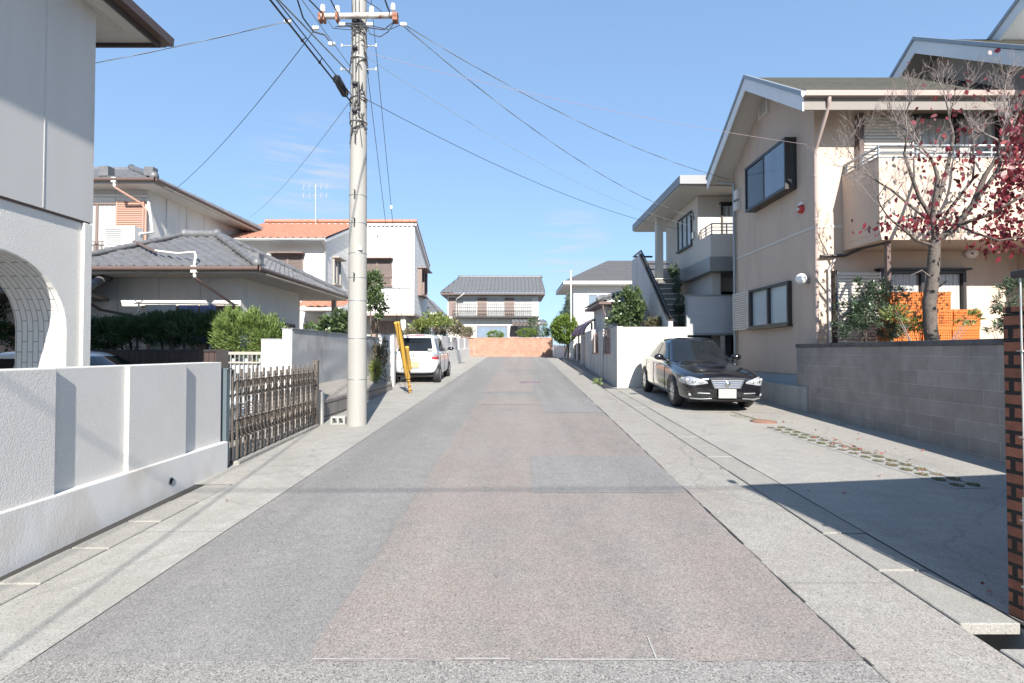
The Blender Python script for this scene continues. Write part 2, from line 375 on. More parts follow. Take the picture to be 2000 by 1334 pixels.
M['lf_camellia'] = leafmat('glossy_leaf', [(.05,.09,.035),(.09,.14,.05),(.13,.17,.08),(.035,.065,.028)], .3, .2)
M['lf_yel'] = leafmat('yellow_green_leaf', [(.20,.24,.06),(.14,.20,.05),(.28,.29,.10),(.10,.15,.045)], .45, .3)
M['lf_mix'] = leafmat('autumn_shrub_leaf', [(.14,.13,.07),(.10,.13,.05),(.20,.16,.11),(.13,.08,.07)], .5, .3)
M['lf_topi'] = leafmat('topiary_leaf', [(.13,.19,.035),(.17,.24,.05),(.10,.155,.03)], .5, .3)
M['lf_weed'] = leafmat('weed_leaf', [(.16,.22,.06),(.22,.27,.09),(.10,.15,.05)], .5, .3)
M['grass'] = leafmat('grass_blade', [(.13,.17,.06),(.20,.22,.09),(.10,.12,.06),(.24,.20,.13)], .6, .3)
M['dryleaf'] = leafmat('dry_leaf', [(.30,.10,.08),(.24,.07,.06),(.36,.18,.12)], .7, .2)
SKY_STR, SUN_E, EXPO, SKY_AIR, SKY_DUST, SKY_OZ = .115, 4.5, 1.32, 1.0, .6, 1.5; SKY_TINT = (.99,1.33,1.77)
# ---------------------------------------------------------------- building kit
X, Y_, Z = Vector((1,0,0)), Vector((0,1,0)), Vector((0,0,1))
def tiles(mb, A, B, C_, D_, tw=.27, th=.26, amp=.028, lip=.022, m=0, sub=4):
    """roof plane A,B eave (left,right) C,D ridge (right,left) laid with tile courses"""
    A, B, C_, D_ = map(Vector, (A, B, C_, D_))
    U = (B-A).normalized(); Nn = U.cross(D_-A).normalized()
    if Nn.z < 0: Nn = -Nn
    V = Nn.cross(U)
    if V.z < 0: V = -V
    Hs = (D_-A).dot(V); lenE = (B-A).length; dl = (D_-A).dot(U); dr = (C_-A).dot(U) - lenE
    rows = max(1, round(Hs/th)); th = Hs/rows
    step = tw/sub if amp else lenE
    umin = min(0, dl); umax = max(lenE, lenE+dr)
    k0 = math.floor(umin/step); k1 = math.ceil(umax/step)
    us = [k*step for k in range(k0, k1+1)]
    def wave(u):
        if not amp: return 0
        p = (u/tw) % 1.0
        return amp*(math.cos(2*math.pi*p)) if p < .5 else amp*(-1 + .25*(p-.5))
    for r in range(rows):
        v0, v1 = r*th, (r+1)*th
        lines = []
        for v, o in ((v0, 0), (v0, lip), (v1, 0.002)):
            l, rr = dl*v/Hs, lenE + dr*v/Hs
            lines.append([A + U*min(max(u, l), rr) + V*v + Nn*(o + wave(u)) for u in us])
        n = len(us); vs = lines[0]+lines[1]+lines[2]; fs = []
        for j in range(n-1):
            if (lines[0][j]-lines[0][j+1]).length > 1e-4: fs.append((j, j+1, n+j+1, n+j))
            if (lines[1][j]-lines[1][j+1]).length > 1e-4 or (lines[2][j]-lines[2][j+1]).length > 1e-4:
                fs.append((n+j, n+j+1, 2*n+j+1, 2*n+j))
        mb.add(vs, fs, m)
def slab(mb, pts, t, m=0, drop=.04):
    """closed roof deck under a tile plane"""
    mb.prism([Vector(p) - Z*drop for p in pts], (0,0,-t), m)
def ridge_cap(mb, a, b, r=.09, m=0, end=True):
    a, b = Vector(a), Vector(b); n = max(2, int((b-a).length/.3))
    for i in range(n):
        p, q = a.lerp(b, i/n), a.lerp(b, (i+1)/n)
        mb.tube([p, p.lerp(q, .97)], [r, r*.9], 10, m)
    if end:
        for p in (a, b): mb.ball(p, (r*1.15, r*1.15, r*1.3), m, 10, 6)
def gutter(mb, a, b, r=.055, m=0):
    mb.tube([a, b], r, 8, m)
    a, b = Vector(a), Vector(b); n = max(1, int((b-a).length/.9))
    for i in range(n+1):
        p = a.lerp(b, i/n); mb.box(p.x-.012, p.y-.012, p.z-.06, p.x+.012, p.y+.012, p.z+.07, m)
def downpipe(mb, pts, r=.035, m=0, clamps=True):
    mb.tube(pts, r, 10, m)
    if clamps:
        a, b = Vector(pts[-2]), Vector(pts[-1]); n = max(1, int((a-b).length/.8))
        for i in range(n):
            p = a.lerp(b, (i+.5)/n); mb.lathe([(r*1.25,-.015),(r*1.25,.015)], p, 'Z', 10, m)
def window(parent, F, w, h, fm, gm, sashes=2, fr=.05, proud=.05, mull=.035, sill=True, name='window', rail=0, hood=0, back=.012, sub=True):
    """sliding window: outer frame, sash stiles, pane, sill"""
    mb = MB()
    mb.fbox(F, 0, w, h-fr, h, 0, proud); mb.fbox(F, 0, w, 0, fr, 0, proud)
    mb.fbox(F, 0, fr, fr, h-fr, 0, proud); mb.fbox(F, w-fr, w, fr, h-fr, 0, proud)
    for i in range(1, sashes):
        u = w*i/sashes; mb.fbox(F, u-mull, u+mull, fr, h-fr, 0, proud-.012)
    if hood: mb.fbox(F, -.06, w+.06, h+.002, h+.04, 0, hood)
    o = part(name, mb, fm, parent)
    p = MB(); p.fbox(F, fr+.002, w-fr-.002, fr+.002, h-fr-.002, .002, back); part('pane', p, gm, o)
    if sill:
        p = MB(); p.fbox(F, -.03, w+.03, -.04, -.002, 0, proud+.05); part('sill', p, fm, o)
    if rail:
        p = MB()
        for k in range(int(w/.1)+1): p.fbox(F, k*.1, k*.1+.014, .02, rail, .12, .134)
        for v in (.02, rail): p.fbox(F, -.02, w+.02, v, v+.02, .115, .14)
        part('railing', p, fm, o)
    return o
def louvre(parent, F, w, h, m, name='shutter_box', pitch=.05, depth=.07, fm=None):
    """shutter box with horizontal ribs"""
    mb = MB(); n = int(h/pitch)
    mb.fbox(F, 0, w, 0, h, 0, depth*.6, 0)
    for i in range(n):
        v = i*h/n
        P = lambda u, v, nn: F[0] + F[1]*u + F[2]*v + F[3]*nn
        hh = h/n
        mb.prism([P(.03, v+.004, depth*.6), P(.03, v+.004, depth*.98), P(.03, v+hh*.55, depth*.98), P(.03, v+hh*.9, depth*.6)], F[1]*(w-.06))
    for u0, u1, v0, v1 in ((0,.03,0,h),(w-.03,w,0,h)): mb.fbox(F, u0, u1, v0, v1, depth*.6, depth*1.05, 0)
    return part(name, mb, m, parent)
def grille_bars(mb, F, w, h, nb, r=.012, n0=0, m=0, horiz=False):
    for i in range(nb):
        t = (i+.5)/nb
        if horiz: mb.fbox(F, 0, w, t*h-r, t*h+r, n0, n0+2*r, m)
        else: mb.fbox(F, t*w-r, t*w+r, 0, h, n0, n0+2*r, m)
def wire_pts(a, b, sag, n=24):
    a, b = Vector(a), Vector(b)
    return [a.lerp(b, i/n) - Z*(4*sag*(i/n)*(1-i/n)) for i in range(n+1)]
def wire(name, label, a, b, sag, r, m, group='overhead wires', twist=0):
    mb = MB(); P = wire_pts(a, b, sag, 28)
    if twist:
        n = int((Vector(b)-Vector(a)).length/.22); Q = wire_pts(a, b, sag, n)
        for ph, mm in ((0, 0), (math.pi, 1)):
            mb.tube([q + Vector((math.cos(i*.9+ph)*r, 0, math.sin(i*.9+ph)*r)) for i, q in enumerate(Q)], r, 5, mm)
        return solo(name, mb, [M['wire'], M['wire_g']], label, 'wire', P[0], group)
    mb.tube(P, r, 6); return solo(name, mb, m, label, 'wire', P[0], group)

# ---------------------------------------------------------------- foliage
def leaf_mesh(name, pts, dirs, size, aspect, rng, fold=.25, jitter=.5, six=False):
    """one folded leaf-shaped face pair per point"""
    n = len(pts); d = dirs + rng.normal(0, jitter, (n, 3)); d /= np.linalg.norm(d, axis=1)[:, None] + 1e-9
    q = rng.normal(0, 1, (n, 3)); s = np.cross(d, q); s /= np.linalg.norm(s, axis=1)[:, None] + 1e-9
    nn = np.cross(d, s)
    l = (size*rng.uniform(.6, 1.3, n))[:, None]; w = l*aspect
    v = np.empty((n, 4, 3))
    v[:,0] = pts; v[:,1] = pts + d*l*.5 + s*w*.5 + nn*w*fold; v[:,2] = pts + d*l; v[:,3] = pts + d*l*.5 - s*w*.5 + nn*w*fold
    if six:
        v = np.empty((n, 6, 3)); v[:,0] = pts; v[:,3] = pts + d*l
        for a, b, f, ww in ((1,5,.28,.46),(2,4,.66,.40)):
            c = pts + d*l*f + nn*w*fold*.8; v[:,a] = c + s*w*ww; v[:,b] = c - s*w*ww
    K = v.shape[1]
    me = D.meshes.new(name); me.vertices.add(K*n); me.vertices.foreach_set('co', v.reshape(-1))
    me.loops.add(K*n); me.loops.foreach_set('vertex_index', np.arange(K*n, dtype=np.int32))
    me.polygons.add(n); me.polygons.foreach_set('loop_start', np.arange(0, K*n, K, dtype=np.int32))
    me.update(calc_edges=True); me.validate()
    return me
def blob_points(blobs, n, rng, clumps=60, spread=.16, shell=.55):
    """leaf positions gathered in clumps through a set of ellipsoids"""
    vol = np.array([b[1][0]*b[1][1]*b[1][2] for b in blobs])**.75; vol /= vol.sum()
    pts = []; dirs = []
    for (c, r), w in zip(blobs, vol):
        c = np.array(c, float); r = np.array(r, float)
        k = max(4, int(clumps*w)); m = max(10, int(n*w))
        q = rng.normal(0, 1, (k, 3)); q /= np.linalg.norm(q, axis=1)[:, None]
        rad = rng.uniform(0, 1, k)**(1-shell) ; rad = np.clip(rad, .25, 1)*rng.uniform(.8, 1.1, k)
        cc = q*rad[:, None]
        idx = rng.integers(0, k, m)
        p = cc[idx] + rng.normal(0, spread, (m, 3))
        pts.append(c + p*r); dirs.append((p + rng.normal(0,.15,(m,3)))/(np.linalg.norm(p, axis=1)[:,None]+1e-6))
    return np.concatenate(pts), np.concatenate(dirs)
def crown_mesh(name, blobs, n, size, aspect, m, org, seed=1, clumps=60, spread=.16, shell=.55, up=.3, jitter=.5, fold=.25):
    rng = np.random.default_rng(seed)
    p, d = blob_points(blobs, n, rng, clumps, spread, shell)
    d[:, 2] += up
    me = leaf_mesh(name, p - np.array(org), d, size, aspect, rng, fold, jitter); me.materials.append(m)
    return me
def plant(name, label, cat, base, blobs, n, size, aspect, leafm, stems=None, seed=1, group=None, barkm=None, clumps=60, spread=.16, shell=.55,
          up=.3, jitter=.5, trunk_r=.03, part_name='foliage', stem_name='stem', fold=.25):
    t = thing(name, label, cat, base, group)
    o = D.objects.new(part_name, crown_mesh(part_name, blobs, n, size, aspect, leafm, base, seed, clumps, spread, shell, up, jitter, fold))
    COL.objects.link(o); o.parent = t; ORG[o.name] = Vector(base)
    mb = MB(); rnd = random.Random(seed); base = Vector(base)
    for k in range(stems or 5):
        c, r = blobs[k % len(blobs)]; c = Vector(c)
        tgt = c + Vector((rnd.uniform(-.5,.5)*r[0], rnd.uniform(-.5,.5)*r[1], rnd.uniform(-.1,.6)*r[2]))
        b0 = base + Vector((rnd.uniform(-1,1), rnd.uniform(-1,1), 0))*trunk_r*1.5
        mid = b0.lerp(tgt, .5) + Vector((rnd.uniform(-.1,.1), rnd.uniform(-.1,.1), .05))*r[0]
        mb.tube([b0, b0.lerp(mid,.5)+Vector((rnd.uniform(-.02,.02),0,0)), mid, tgt], [trunk_r, trunk_r*.8, trunk_r*.55, trunk_r*.2], 6)
    part(stem_name, mb, barkm or M['bark_d'], t)
    return t
# ---------------------------------------------------------------- ground, road, pavement
def rx(u, y): return u + .019*y
def sheet(name, u0, u1, y0, y1, off, m, kind='structure', skew0=True, skew1=True, wob=0, **kw):
    if wob:   # ragged hand-cut edge
        rw = random.Random(int((u0*7+u1*3+y0*11)*100)); st = .06
        def edge(p, q):
            n = max(2, int((Vector(q)-Vector(p)).length/st)); d = (Vector(q)-Vector(p)).normalized(); s = Vector((-d.y, d.x)); w = 0; out = []
            for i in range(n):
                w = w*.8 + rw.gauss(0, wob*.6); out.append(Vector(p) + d*((Vector(q)-Vector(p)).length*i/n) + s*w)
            return out
        a, b, c, e = (rx(u0,y0),y0), (rx(u1,y0),y0), (rx(u1,y1),y1), (rx(u0,y1),y1)
        R_ = edge(a,b) + edge(b,c) + edge(c,e) + edge(e,a); mb = MB()
        mb.add([(p.x, p.y, gz(p.y)+off) for p in R_], [tuple(range(len(R_)))])
        return solo(name, mb, m, kind=kind, **kw)
    ys = sorted({y0, y1, *[y for y in (-30, 36) if y0 < y < y1]}); mb = MB()
    a = lambda y: (rx(u0, y) if skew0 else u0, y, gz(y)+off); b = lambda y: (rx(u1, y) if skew1 else u1, y, gz(y)+off)
    for p, q in zip(ys, ys[1:]): mb.quad(a(p), b(p), b(q), a(q))
    return solo(name, mb, m, kind=kind, **kw)
mb = MB()
for y0, y1 in ((-400,-30), (-30,36), (36,600)):
    for u0, u1 in ((-400, 2.24), (2.58, 400)):
        mb.quad((rx(u0,y0),y0,gz(y0)-.02), (rx(u1,y0),y0,gz(y0)-.02), (rx(u1,y1),y1,gz(y1)-.02), (rx(u0,y1),y1,gz(y1)-.02), 0)
    P = lambda u, y, d: (rx(u,y), y, gz(y)-d)
    mb.quad(P(2.24,y0,.02), P(2.24,y0,.38), P(2.24,y1,.38), P(2.24,y1,.02), 1)
    mb.quad(P(2.58,y0,.02), P(2.58,y0,.38), P(2.58,y1,.38), P(2.58,y1,.02), 1)
    mb.quad(P(2.24,y0,.38), P(2.58,y0,.38), P(2.58,y1,.38), P(2.24,y1,.38), 1)
solo('ground', mb, [M['earth'], M['conc']], kind='structure')
sheet('road', -2.26, 1.58, -25, 34.4, 0, M['asphalt'])
sheet('road_patch', -.98, 1.575, 2.38, 11.55, .004, M['asphalt_red'], wob=.010)
sheet('road_patch', -2.26, 1.58, -1.0, 2.372, .004, M['asphalt_coarse'])
sheet('road_patch', -1.0, .33, 13.3, 20.4, .004, M['asphalt_red'], wob=.014)
sheet('road_patch', -1.02, .62, 21.6, 33.5, .004, M['asphalt_red'], wob=.014)
sheet('road_patch', -.85, .30, 10.9, 12.4, .008, M['asphalt_red'], wob=.014)
sheet('road_patch', .10, 1.57, 4.86, 6.33, .008, M['asphalt_patch'], wob=.010)
sheet('road_patch', .42, 1.57, 9.8, 12.1, .008, M['asphalt_patch'], wob=.012)
mb = MB()
rr = random.Random(3)
x = -.92
while x < .66:
    w = rr.uniform(.10, .42); hh = rr.uniform(.004, .011)
    if rr.random() < .86:
        y = 2.378 + rr.uniform(-.004, .004)
        mb.quad((x, y, gz(y)+.0085), (x+w, y, gz(y)+.0085), (x+w, y+hh, gz(y+hh)+.0085), (x, y+hh, gz(y+hh)+.0085))
    x += w
mb.quad((.66,2.38,gz(2.38)+.0085), (.668,2.38,gz(2.38)+.0085), (.672,2.56,gz(2.56)+.0085), (.666,2.56,gz(2.56)+.0085))
for (a, b) in (((1.60,11.3),(1.72,11.55)), ((1.72,10.9),(1.84,11.25)), ((1.66,11.15),(1.80,11.2)), ((1.8,12.1),(1.85,12.5))):
    a = Vector((*a, gz(a[1])+.0125)); b = Vector((*b, gz(b[1])+.0125)); s = (b-a).cross(Z).normalized()*.012
    mb.quad(a-s, a+s, b+s, b-s)
solo('road_marking', mb, M['chalk'], kind='structure')
# left concrete strip, gutter covers, apron
sheet('pavement', -2.87, -2.252, -25, 34.4, .006, M['strip'])
sheet('pavement', -3.2, -2.876, 5.13, 8.6, .003, M['lot'], skew0=False)
sheet('pavement', -3.4, -2.876, 8.6, 13.4, .003, M['strip'], skew0=False)
sheet('pavement', -5.6, -2.876, 13.4, 20.0, .003, M['lot'], skew0=False)
sheet('pavement', -2.74, -2.876, 20.0, 34.4, .003, M['strip'], skew0=False)
mb = MB()
for y0, y1 in ((-1, 5.13),):
    mb.quad((-3.22,y0,gz(y0)-.004), (rx(-2.868,y0),y0,gz(y0)-.004), (rx(-2.868,y1),y1,gz(y1)-.004), (-3.22,y1,gz(y1)-.004))
solo('gutter_bed', mb, M['joint'], kind='structure')
def gutter_cover(u0, u1, y0, y1, th, off, label, group, m=None):
    mb = MB(); g = .007
    pts = [(rx(u0,y0)+g, y0+g), (rx(u1,y0)-g, y0+g), (rx(u1,y1)-g, y1-g), (rx(u0,y1)+g, y1-g)]
    mb.add([(x, y, gz(y)+off-th) for x, y in pts] + [(x, y, gz(y)+off) for x, y in pts],
           [(0,3,2,1),(4,5,6,7),(0,1,5,4),(1,2,6,5),(2,3,7,6),(3,0,4,7)])
    return solo('gutter_cover', mb, m or M['lid'], label, 'gutter cover', (pts[0][0], y0, gz(y0)), group, bevel=.006, seg=1)
rr = random.Random(5)
for k in range(7):
    y0 = 1.55 + k*.51
    gutter_cover(-3.15, -2.875, y0, y0+.51, .05, .010 + rr.uniform(-.003,.003),
                 'small worn concrete gutter cover along the foot of the white garden wall', 'gutter covers beside the white garden wall')
gutter_cover(2.25, 2.575, 1.55, 2.46, .10, .012, 'concrete gutter cover nearest the camera, just before the open gap in the gutter', 'gutter covers along the parking lot')
for k in range(19):
    y0 = 2.655 + k*.6
    lab = 'thick concrete gutter cover whose broken end faces the open gap' if k == 0 else \
          'flat concrete gutter cover in the row between road and parking lot'
    gutter_cover(2.25, 2.575, y0, y0+.6, .06, .012 + (.0 if k == 0 else rr.uniform(-.003,.004)), lab, 'gutter covers along the parking lot')
# right strip and lot
sheet('pavement', 1.574, 2.245, -25, 33.5, .006, M['strip_right'])
mb = MB()
rr = random.Random(11); y = 1.8
while y < 13.5:
    hh = rr.uniform(.05, .22); w = rr.uniform(.001, .0065)
    if rr.random() < .75:
        for uu in (1.577,):
            mb.quad((rx(uu-w,y), y, gz(y)+.0125), (rx(uu+w,y), y, gz(y)+.0125), (rx(uu+w*.6,y+hh), y+hh, gz(y+hh)+.0125), (rx(uu-w*.6,y+hh), y+hh, gz(y+hh)+.0125))
    y += hh
solo('road_joint', mb, M['crack'], kind='structure')
sheet('parking_lot', 2.578, 5.72, 2.2, 14.5, .002, M['lot'], skew1=False)
sheet('parking_lot', 2.578, 8.0, -6, 2.195, .002, M['lot'], skew1=False)
mb = MB()
def lot_line(a, b, w):
    a = Vector((*a, gz(a[1])+.0065)); b = Vector((*b, gz(b[1])+.0065)); s = (b-a).cross(Z).normalized()*w
    mb.quad(a-s, a+s, b+s, b-s)
lot_line((4.58,5.2), (4.38,8.35), .011); lot_line((4.30,9.0), (4.24,9.9), .011); lot_line((2.66,9.9), (5.7,9.75), .004)
lot_line((rx(2.584,2.3),2.3), (rx(2.584,14.3),14.3), .007)
solo('lot_joint', mb, M['joint'], kind='structure')
# grass paver strip
mb = MB(); gp = []; rng = np.random.default_rng(4); gdir = []
A0, A1 = Vector((4.49,5.0,0)), Vector((4.21,8.3,0))
dirv = (A1-A0).normalized(); sd = Vector((dirv.y, -dirv.x, 0))
for k in range(17):
    for s in (-1, 1):
        c = A0.lerp(A1, (k+.5)/17) + sd*(.085*s); zc = gz(c.y)
        pr = [c + Vector((math.cos(q)*.056, math.sin(q)*.066, 0)) for q in [i*2*math.pi/14 for i in range(14)]]
        mb.add([(p.x, p.y, gz(p.y)+.010) for p in pr], [tuple(range(14))], 1)
        nb = int(rng.choice([12, 45, 90, 130])); a = rng.uniform(0, 6.28, nb); r_ = np.sqrt(rng.uniform(0,1,nb))*.058
        gp.append(np.stack([c.x + np.cos(a)*r_, c.y + np.sin(a)*r_, np.full(nb, zc+.010)], 1))
s0 = sd*.19
mb.add([(p.x, p.y, gz(p.y)+.006) for p in (A0-s0, A0+s0, A1+s0, A1-s0)], [(0,1,2,3)], 0)
solo('grass_paver', mb, [M['paver'], M['soil']], 'two rows of round planting holes in a paver strip in the parking lot', 'paver', (A0.x, A0.y, gz(A0.y)))
for (cx, cy, n) in ((4.12,9.35,160), (4.25,9.15,120), (3.02,13.9,120), (2.72,15.2,160)):
    a = rng.uniform(0, 6.28, n); r_ = np.sqrt(rng.uniform(0,1,n))*.16
    gp.append(np.stack([cx + np.cos(a)*r_*.8, cy + np.sin(a)*r_*1.6, np.full(n, gz(cy)+.004)], 1))
gp = np.concatenate(gp); gd = np.tile(np.array([0,0,1.0]), (len(gp),1))
me = leaf_mesh('grass', gp, gd, .020, .28, rng, .1, .55); me.materials.append(M['grass'])
o = D.objects.new('grass', me); COL.objects.link(o); tag(o, 'short grass tufts growing in the paver holes of the parking lot', 'grass', kind='stuff')
# fallen leaves
pts = []
for (cx, cy, sx, sy, n) in ((4.5,6.75,.12,.45,70), (4.7,7.5,.4,1.5,12), (2.75,2.95,.08,.2,8), (4.6,9.5,.7,2.0,16), (2.9,4.4,1.0,3.0,7), (.6,6,1.6,3.5,5)):
    x = rng.normal(cx, sx, n); y = np.clip(rng.normal(cy, sy, n), 2.0, 12); pts.append(np.stack([x, y, SL*y+.016], 1))
pts = np.concatenate(pts); gd = rng.normal(0, 1, (len(pts), 3)); gd[:,2] = .1
me = leaf_mesh('fallen_leaves', pts, gd, .036, .6, rng, .12, .1, True); me.materials.append(M['dryleaf'])
o = D.objects.new('fallen_leaves', me); COL.objects.link(o); tag(o, 'dry reddish fallen leaves scattered over the parking lot and road', 'leaves', kind='stuff')
def manhole(c, r, m, label, name='manhole_cover'):
    mb = MB(); c = Vector((c[0], c[1], gz(c[1]))); n = 28
    mb.lathe([(0,.016),(r*.93,.016),(r*.93,.012),(r*.96,.012),(r*.96,.016),(r,.016),(r,-.02)], c, 'Z', n)
    for i in range(-3, 4):
        w = math.sqrt(max(0, .72-(i/4)**2))*r
        mb.box(c.x-w, c.y+i*r*.22-r*.05, c.z+.0165, c.x+w, c.y+i*r*.22+r*.05, c.z+.021)
    for i, v in enumerate(mb.v): mb.v[i] = (v[0], v[1], v[2] + SL*(v[1]-c.y))
    return solo(name, mb, m, label, 'manhole cover', c)
manhole((4.30,8.78), .21, M['cover'], 'round rusty brown iron cover set in the parking lot concrete')
manhole((.56,15.9), .31, M['iron'], 'round purple grey iron manhole cover in the middle of the road')
# raised garden terrace behind the dark block wall
mb = MB(); mb.box(5.86, 3.0, .0, 13, 9.98, 1.02); solo('garden_ground', mb, M['soil'], kind='structure')
mb = MB(); mb.box(-14, 9.62, -.3, -3.86, 24, .52); solo('garden_ground', mb, M['soil'], kind='structure')
# ---------------------------------------------------------------- near left house with arched porch
XN = -4.9
t = thing('house', 'pale grey house with an arched tiled porch close behind the white garden wall', 'house', (XN, 4.0, gz(4)))
arch = [(5.62, 0), (5.62, 1.74)]
cy, cz, ra, rb = 5.62-.78, 1.74, .78, .74
arch += [(cy + ra*math.cos(R(a)), cz + rb*math.sin(R(a))) for a in range(10, 91, 8)]
arch += [(3.4, cz+rb), (3.15, cz+rb-.1), (3.0, cz+rb-.4), (3.0, 0)]
poly = [(1.0,0.0)] + [(3.0,0.0)] + arch[::-1][1:] + [(5.9,0.0),(5.9,2.97),(1.0,2.97)]
mb = MB()
n = len(poly); vs = [Vector((XN, y, z)) for y, z in poly] + [Vector((XN-.56, y, z)) for y, z in poly]
mb.add(vs, [tuple(range(n)), tuple(range(2*n-1, n-1, -1))], 0)
for i in range(n):
    j = (i+1) % n
    inner = 1 <= i < n-4
    mb.f.append((i, j, n+j, n+i)); mb.m.append(1 if inner else 0); mb.s.append(False)
part('porch_wall', mb, [M['near_lo'], M['tile_w']], t, bevel=.012)
mb = MB(); mb.box(XN+.0, 5.80, 0, XN+.035, 5.912, 2.97); part('corner_post', mb, M['near_lo'], t, bevel=.008)
mb = MB(); mb.box(-13, 1.0, 2.99, XN+.03, 5.92, 5.6); part('wall', mb, M['near_up'], t)
mb = MB(); mb.box(-13, 1.0, 2.968, XN+.012, 5.905, 2.992); part('band', mb, M['gutter_b'], t)
mb = MB()
for y in (2.9, 5.29):
    mb = MB(); mb.box(XN+.03, y-.006, 3.0, XN+.034, y+.006, 5.48); part('panel_joint', mb, M['grey_render'], t)
# back wall of porch (far, left) so the arch opens on a carport
mb = MB(); mb.box(-13, 1.0, 0, -9.5, 5.9, 2.95); part('back_wall', mb, M['near_lo'], t)
mb = MB(); mb.box(-9.5, 1.0, 2.86, XN-.56, 5.9, 2.95); part('porch_ceiling', mb, M['soffit'], t)
XE, YE, ZE = -4.60, 6.55, 5.50
mb = MB(); mb.box(-13, .0, ZE, XE, YE, ZE+.03); part('soffit', mb, M['soffit'], t)
mb = MB()
for i in range(2): mb.box(XE-.30+i*.05-.004, .2, ZE-.012, XE-.30+i*.05+.012, YE-.2, ZE, 0)
part('vent_strip', mb, M['soffit'], t)
mb = MB(); mb.box(XE, .0, ZE-.05, XE+.03, YE+.03, ZE+.17); mb.box(-13, YE, ZE-.05, XE, YE+.03, ZE+.17)
part('fascia', mb, M['fascia_d'], t)
mb = MB()
prof = [(0,0),(.11,0),(.12,.1),(.10,.11),(.095,.02),(.0,.02)]
mb.prism([Vector((XE+.03+a, 0, ZE+.02+b)) for a, b in prof], (0, YE+.12, 0))
mb.prism([Vector((-13, YE+.03+a, ZE+.02+b)) for a, b in prof], (13+XE+.03, 0, 0))
part('eave_gutter', mb, M['gutter_b'], t)
mb = MB(); tiles(mb, (XE+.05,-.2,ZE+.17), (XE+.05,YE+.05,ZE+.17), (-8,3.2,ZE+1.7), (-8,3.1,ZE+1.7), amp=0, th=.3, lip=.012)
tiles(mb, (XE+.05,YE+.05,ZE+.17), (-13,YE+.05,ZE+.17), (-13,3.2,ZE+1.7), (-8,3.2,ZE+1.7), amp=0, th=.3, lip=.012)
part('roof', mb, M['slate_d'], t)

# ---------------------------------------------------------------- white garden wall with stepped panels
t = thing('garden_wall', 'white rendered garden wall with stepped panels on a smooth painted base', 'wall', (-3.2, 4.0, gz(4)))
ZT, ZL = 1.385, .50
edges = [(-1.0,0),(1.4,1),(2.1,0),(3.60,1),(4.28,0),(5.04,1),(5.70,None)]
mb = MB()
for (y0, k), (y1, _) in zip(edges, edges[1:]):
    mb.box(-3.44, y0, ZL-.02, -3.195 if k == 0 else -3.231, y1, ZT)
part('panel', mb, M['white_wall'], t, bevel=.008)
mb = MB(); P = [(-1.0,0),(5.74,0),(5.74,ZL),(-1.0,ZL)]
mb.prism([(-3.17, y, z if z else gz(y)-.05) for y, z in P], (-.30,0,0)); part('wall_base', mb, M['white_base'], t, bevel=.01)
mb = MB(); mb.lathe([(.026,0),(.034,0),(.034,.01),(.026,.01)], (-3.172, 4.78, .30), 'X', 14); mb.lathe([(0,.002),(.027,.002)], (-3.172,4.78,.30), 'X', 14, 1)
part('drain_pipe', mb, [M['metal_bl'], M['void']], t)
mb = MB(); mb.box(-3.33, 5.75, .22, -3.20, 5.82, 1.30); mb.box(-3.35,5.745,1.30,-3.18,5.83,1.315)
solo('gate_post', mb, M['metal_bl'], 'slim blue grey steel post at the end of the white garden wall', 'post', (-3.26,5.78,.2))

# ---------------------------------------------------------------- folding gate
t = thing('folding_gate', 'brown metal concertina driveway gate of upright bars and crossed links', 'gate', (-3.2, 7.2, gz(7.2)))
ya, yb, nb = 5.88, 8.28, 27
topz = lambda y: 1.30 + .002*(y-ya)
mbar, mlink, mroll = MB(), MB(), MB()
ys = [ya + (yb-ya)*i/(nb-1) for i in range(nb)]
for i, y in enumerate(ys):
    dx = .004 if i % 2 else -.004
    zb = gz(y) + .06
    mbar.box(-3.2+dx-.012, y-.012, zb, -3.2+dx+.012, y+.012, topz(y) - (.05 if i % 2 else 0))
    mroll = MB(); mroll.lathe([(0,-.01),(.02,-.01),(.02,.01),(0,.01)], (-3.2+dx, y, gz(y)+.045), 'X', 10); part('roller', mroll, M['black'], t)
def link(y0, z0, y1, z1, dx):
    mlink.tube([(-3.2+dx, y0, z0), (-3.2+dx, (y0*.62+y1*.38), z0+(z1-z0)*.2), (-3.2+dx, (y0*.38+y1*.62), z0+(z1-z0)*.8), (-3.2+dx, y1, z1)], .0105, 5)
for zc, hh in ((1.08, .20), (.62, .22)):
    mlink = MB()
    for i in range(nb-2):
        a, b = ys[i], ys[i+2]
        link(a, zc+hh/2, b, zc-hh/2, .038); link(a, zc-hh/2, b, zc+hh/2, -.038)
        mlink.ball((-3.2+.045, (a+b)/2, zc), .012, 0, 6, 4)
    for i, y in enumerate(ys):
        for z in (zc+hh/2, zc-hh/2): mlink.ball((-3.2 + .045, y, z), .011, 0, 6, 4)
    part('lattice', mlink, M['gate'], t)
part('bars', mbar, M['gate'], t)
mb = MB(); mb.box(-3.24, 8.32, gz(8.3)-.02, -3.16, 8.40, 1.345); mb.box(-3.245,8.315,1.345,-3.155,8.405,1.36); part('end_post', mb, M['gate'], t)
mb = MB(); mb.box(-3.25, 5.9, gz(6)-.02, -3.13, 8.35, gz(6)+.04)
for i, v in enumerate(mb.v): mb.v[i] = (v[0], v[1], v[2] + SL*(v[1]-6))
solo('threshold', mb, M['lid'], kind='structure', bevel=.01)
mb = MB(); mb.tube([(-3.19,5.8,.93),(-3.14,6.0,.90),(-3.15,6.25,.94)], .004, 5); solo('tie_wire', mb, M['alu'], 'thin wire tying the folding gate to its blue grey post', 'wire', (-3.19,5.8,.93))
